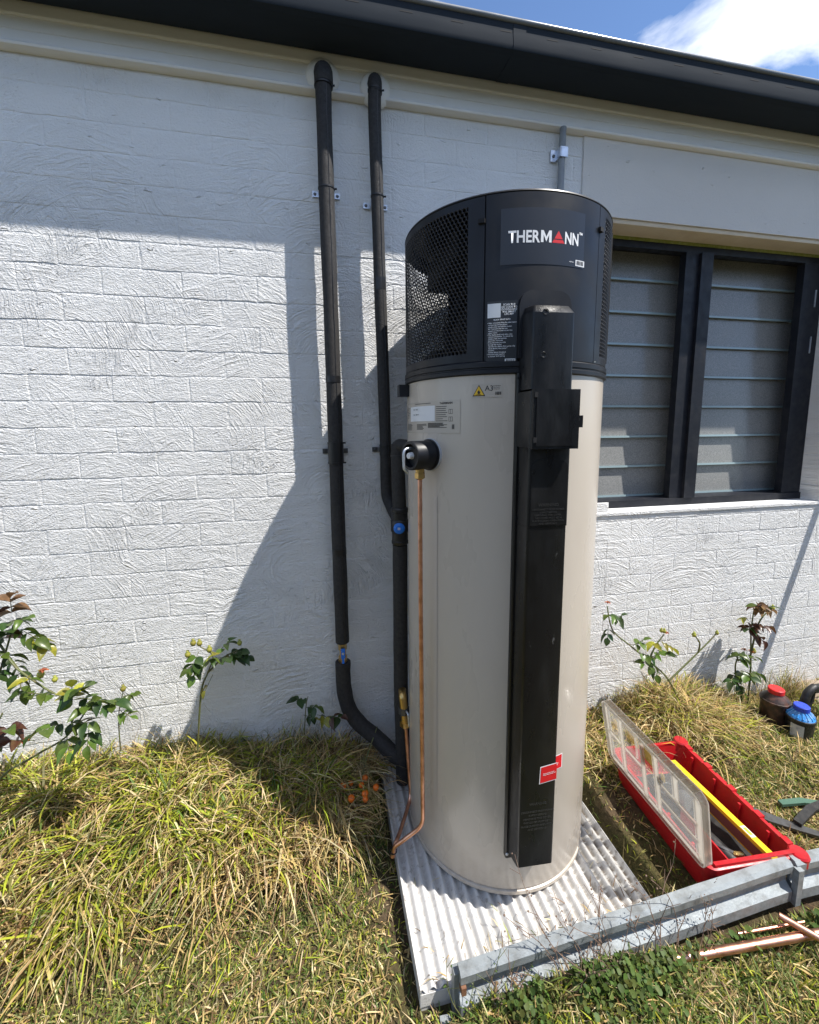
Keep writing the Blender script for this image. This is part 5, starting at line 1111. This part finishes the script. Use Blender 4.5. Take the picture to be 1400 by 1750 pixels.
blades('dry_long_grass', x, y, rng.uniform(.08, .24, n), rng.uniform(.0016, .0044, n), rng.uniform(.5, 1.5, n), PAL, [.02, .05, .05, .40, .26, .22], .55, zoff=.02, nseg=4, dirbias=-1.4, spread=1.6)
# dry tufts against the wall on the right and round the pad
def d_right(x, y): return np.clip(np.exp(-((x - 1.56) / .27) ** 2) * np.exp(-((y + .08) / .16) ** 2) * 1.4 + .25 * (x > 1.0) * (y > -.25) * np.exp(-((y + .02) / .10) ** 2) + .5 * np.exp(-(((x - 1.12) / .12) ** 2 + ((y + .1) / .12) ** 2)), 0, 1)
x, y = scat(26000, .93, 2.6, -.42, -.012, d_right); n = len(x)
hh = rng.uniform(.06, .13, n) + .13 * np.exp(-((x - 1.56) / .22) ** 2) * rng.uniform(.3, 1, n)
hh *= np.where(x > 1.95, .55, 1)
blades('tufted_grass', x, y, hh * 1.05, rng.uniform(.0020, .0050, n), rng.uniform(.1, 1.0, n), PAL, [.05, .14, .12, .42, .15, .12], .7, nseg=4)
x, y = scat(9000, -1.0, 2.4, -.10, -.010, lambda a, b: .12 + .5 * (vnoise(a, b, 9, 40) > .55)); n = len(x)
blades('wall_foot_grass', x, y, rng.uniform(.06, .20, n), rng.uniform(.0012, .0026, n), rng.uniform(.0, .45, n), PAL, [.10, .12, .12, .34, .12, .20], .35, nseg=4)
# coarse grass in front of the edging
def d_front(x, y): return (x > .20) * np.clip((-.82 - y) / .03, 0, 1) * (.25 + .75 * vnoise(x, y, 6, 12))
x, y = scat(22000, .2, 2.6, -1.5, -.81, d_front); n = len(x)
blades('coarse_grass', x, y, rng.uniform(.02, .075, n) * np.where((x < .95) & (y > -.88), 1.35, 1), rng.uniform(.0024, .005, n), rng.uniform(.2, 1.3, n), PAL, [.42, .12, .22, .14, .05, .05], .6, nseg=3)
def pad_litter():
    n = 150; x = rng.uniform(.21, .885, n); y = np.where(rng.uniform(0, 1, n) < .55, -.765 + np.abs(rng.normal(0, .035, n)), rng.uniform(-.76, -.25, n)); k = (np.hypot(x - CX, y - CY) > R + .012); x, y = x[k], y[k]; n = len(x)
    blades('slab_litter', x, y, rng.uniform(.012, .05, n), rng.uniform(.0012, .003, n), np.full(n, 1.57), PAL, [.02, .02, .06, .35, .2, .35], .02, zoff=.0715, nseg=2)
pad_litter()
# broad weed leaves at the edging foot
def weeds():
    n = 1500; x = np.concatenate([rng.uniform(.28, .86, 1150), rng.uniform(.86, 1.5, 350)]); y = -.832 - np.abs(rng.normal(0, .04, n)) * np.interp(x, [.3, .7, .9, 1], [1.3, 1.3, .5, .4]); k = vnoise(x, y, 11, 21) > .45; x, y = x[k], y[k]; n = len(x)
    V = []; F = []; C = []
    for i in range(n):
        c = np.array([x[i], y[i], float(gz(x[i], y[i])) + rng.uniform(.008, .05)]); r = rng.uniform(.0035, .0085); nrm = np.array([rng.normal(0, .5), rng.normal(-.2, .5), 1.]); nrm /= np.linalg.norm(nrm)
        u = np.cross(nrm, [0, 1, .1]); u /= np.linalg.norm(u); v = np.cross(nrm, u); b0 = len(V); V.append(c)
        for q_ in range(7): a = 2 * np.pi * q_ / 7; V.append(c + r * (1 - .25 * (q_ == 0)) * (u * np.cos(a) + v * np.sin(a)) + nrm * r * .15)
        for q_ in range(7): F.append((b0, b0 + 1 + q_, b0 + 1 + (q_ + 1) % 7))
        cc = np.array([.055, .105, .022]) * rng.uniform(.7, 1.6) + np.array([rng.uniform(0, .04), 0, 0]); C += [cc] * 8
    o = np_mesh('ground_cover_weeds', np.array(V), np.array(F), M_grass, None, np.array(C)); tag(o, kind='stuff')
weeds()
# thin dry weeds standing in front of the slab
wr = random.Random(4)
for i, (x, y, h_, lab) in enumerate(((.42, -.835, .20, 'thin dry weed stalks at the left end of the steel edging'), (.56, -.84, .26, 'thin dry weed stalks in front of the slab below the tank'), (.68, -.84, .30, 'tallest tangle of dry weed stalks below the red sticker'), (.80, -.835, .27, 'dry weed stalks over the edging at the slab right corner'), (1.02, -.83, .16, 'sparse dry weed stalks in front of the red toolbox'), (.33, -.83, .19, 'green seeded weed at the edging end post'))):
    t_ = thing('dry_weed', lab, 'weed', (x, y, 0), 'weeds along the steel edging')
    for k in range(9 if i in (1, 2) else 5 if i != 4 else 3):
        b = Vector((x + wr.uniform(-.08, .08), y + wr.uniform(-.02, .01), .02)); p = [b]; d = Vector((wr.uniform(-.7, .7), wr.uniform(-.1, .35), 1)).normalized(); hk = h_ * wr.uniform(.6, 1.1)
        for s in range(5): d = (d + Vector((wr.uniform(-.35, .35), wr.uniform(-.2, .25), wr.uniform(-.25, .1)))).normalized(); p.append(p[-1] + d * hk / 5)
        bm = bmesh.new(); pp = spline(p, 3); tube(bm, pp, .0011, 5, True, lambda u: .0014 - .0008 * u)
        for q_ in range(3, len(pp) - 1, 2):
            e = pp[q_] + Vector((wr.uniform(-.03, .03), wr.uniform(-.02, .02), wr.uniform(0, .03))); tube(bm, [pp[q_], e], .0006, 4)
        st_ = fin(bm, 'stalk', M_twig if i != 5 else M_stem, t_)
        bm = bmesh.new()
        for q_ in range(5):
            c_ = pp[wr.randrange(4, len(pp))] + Vector((wr.uniform(-.012, .012), wr.uniform(-.01, .01), wr.uniform(-.004, .01))); bmesh.ops.create_icosphere(bm, subdivisions=1, radius=wr.uniform(.0015, .003), matrix=Matrix.Translation(c_))
        tag(fin(bm, 'seed_heads', M_twig if i != 5 else M_leafs[0], st_), kind='stuff')
print('objects', len(S.objects))
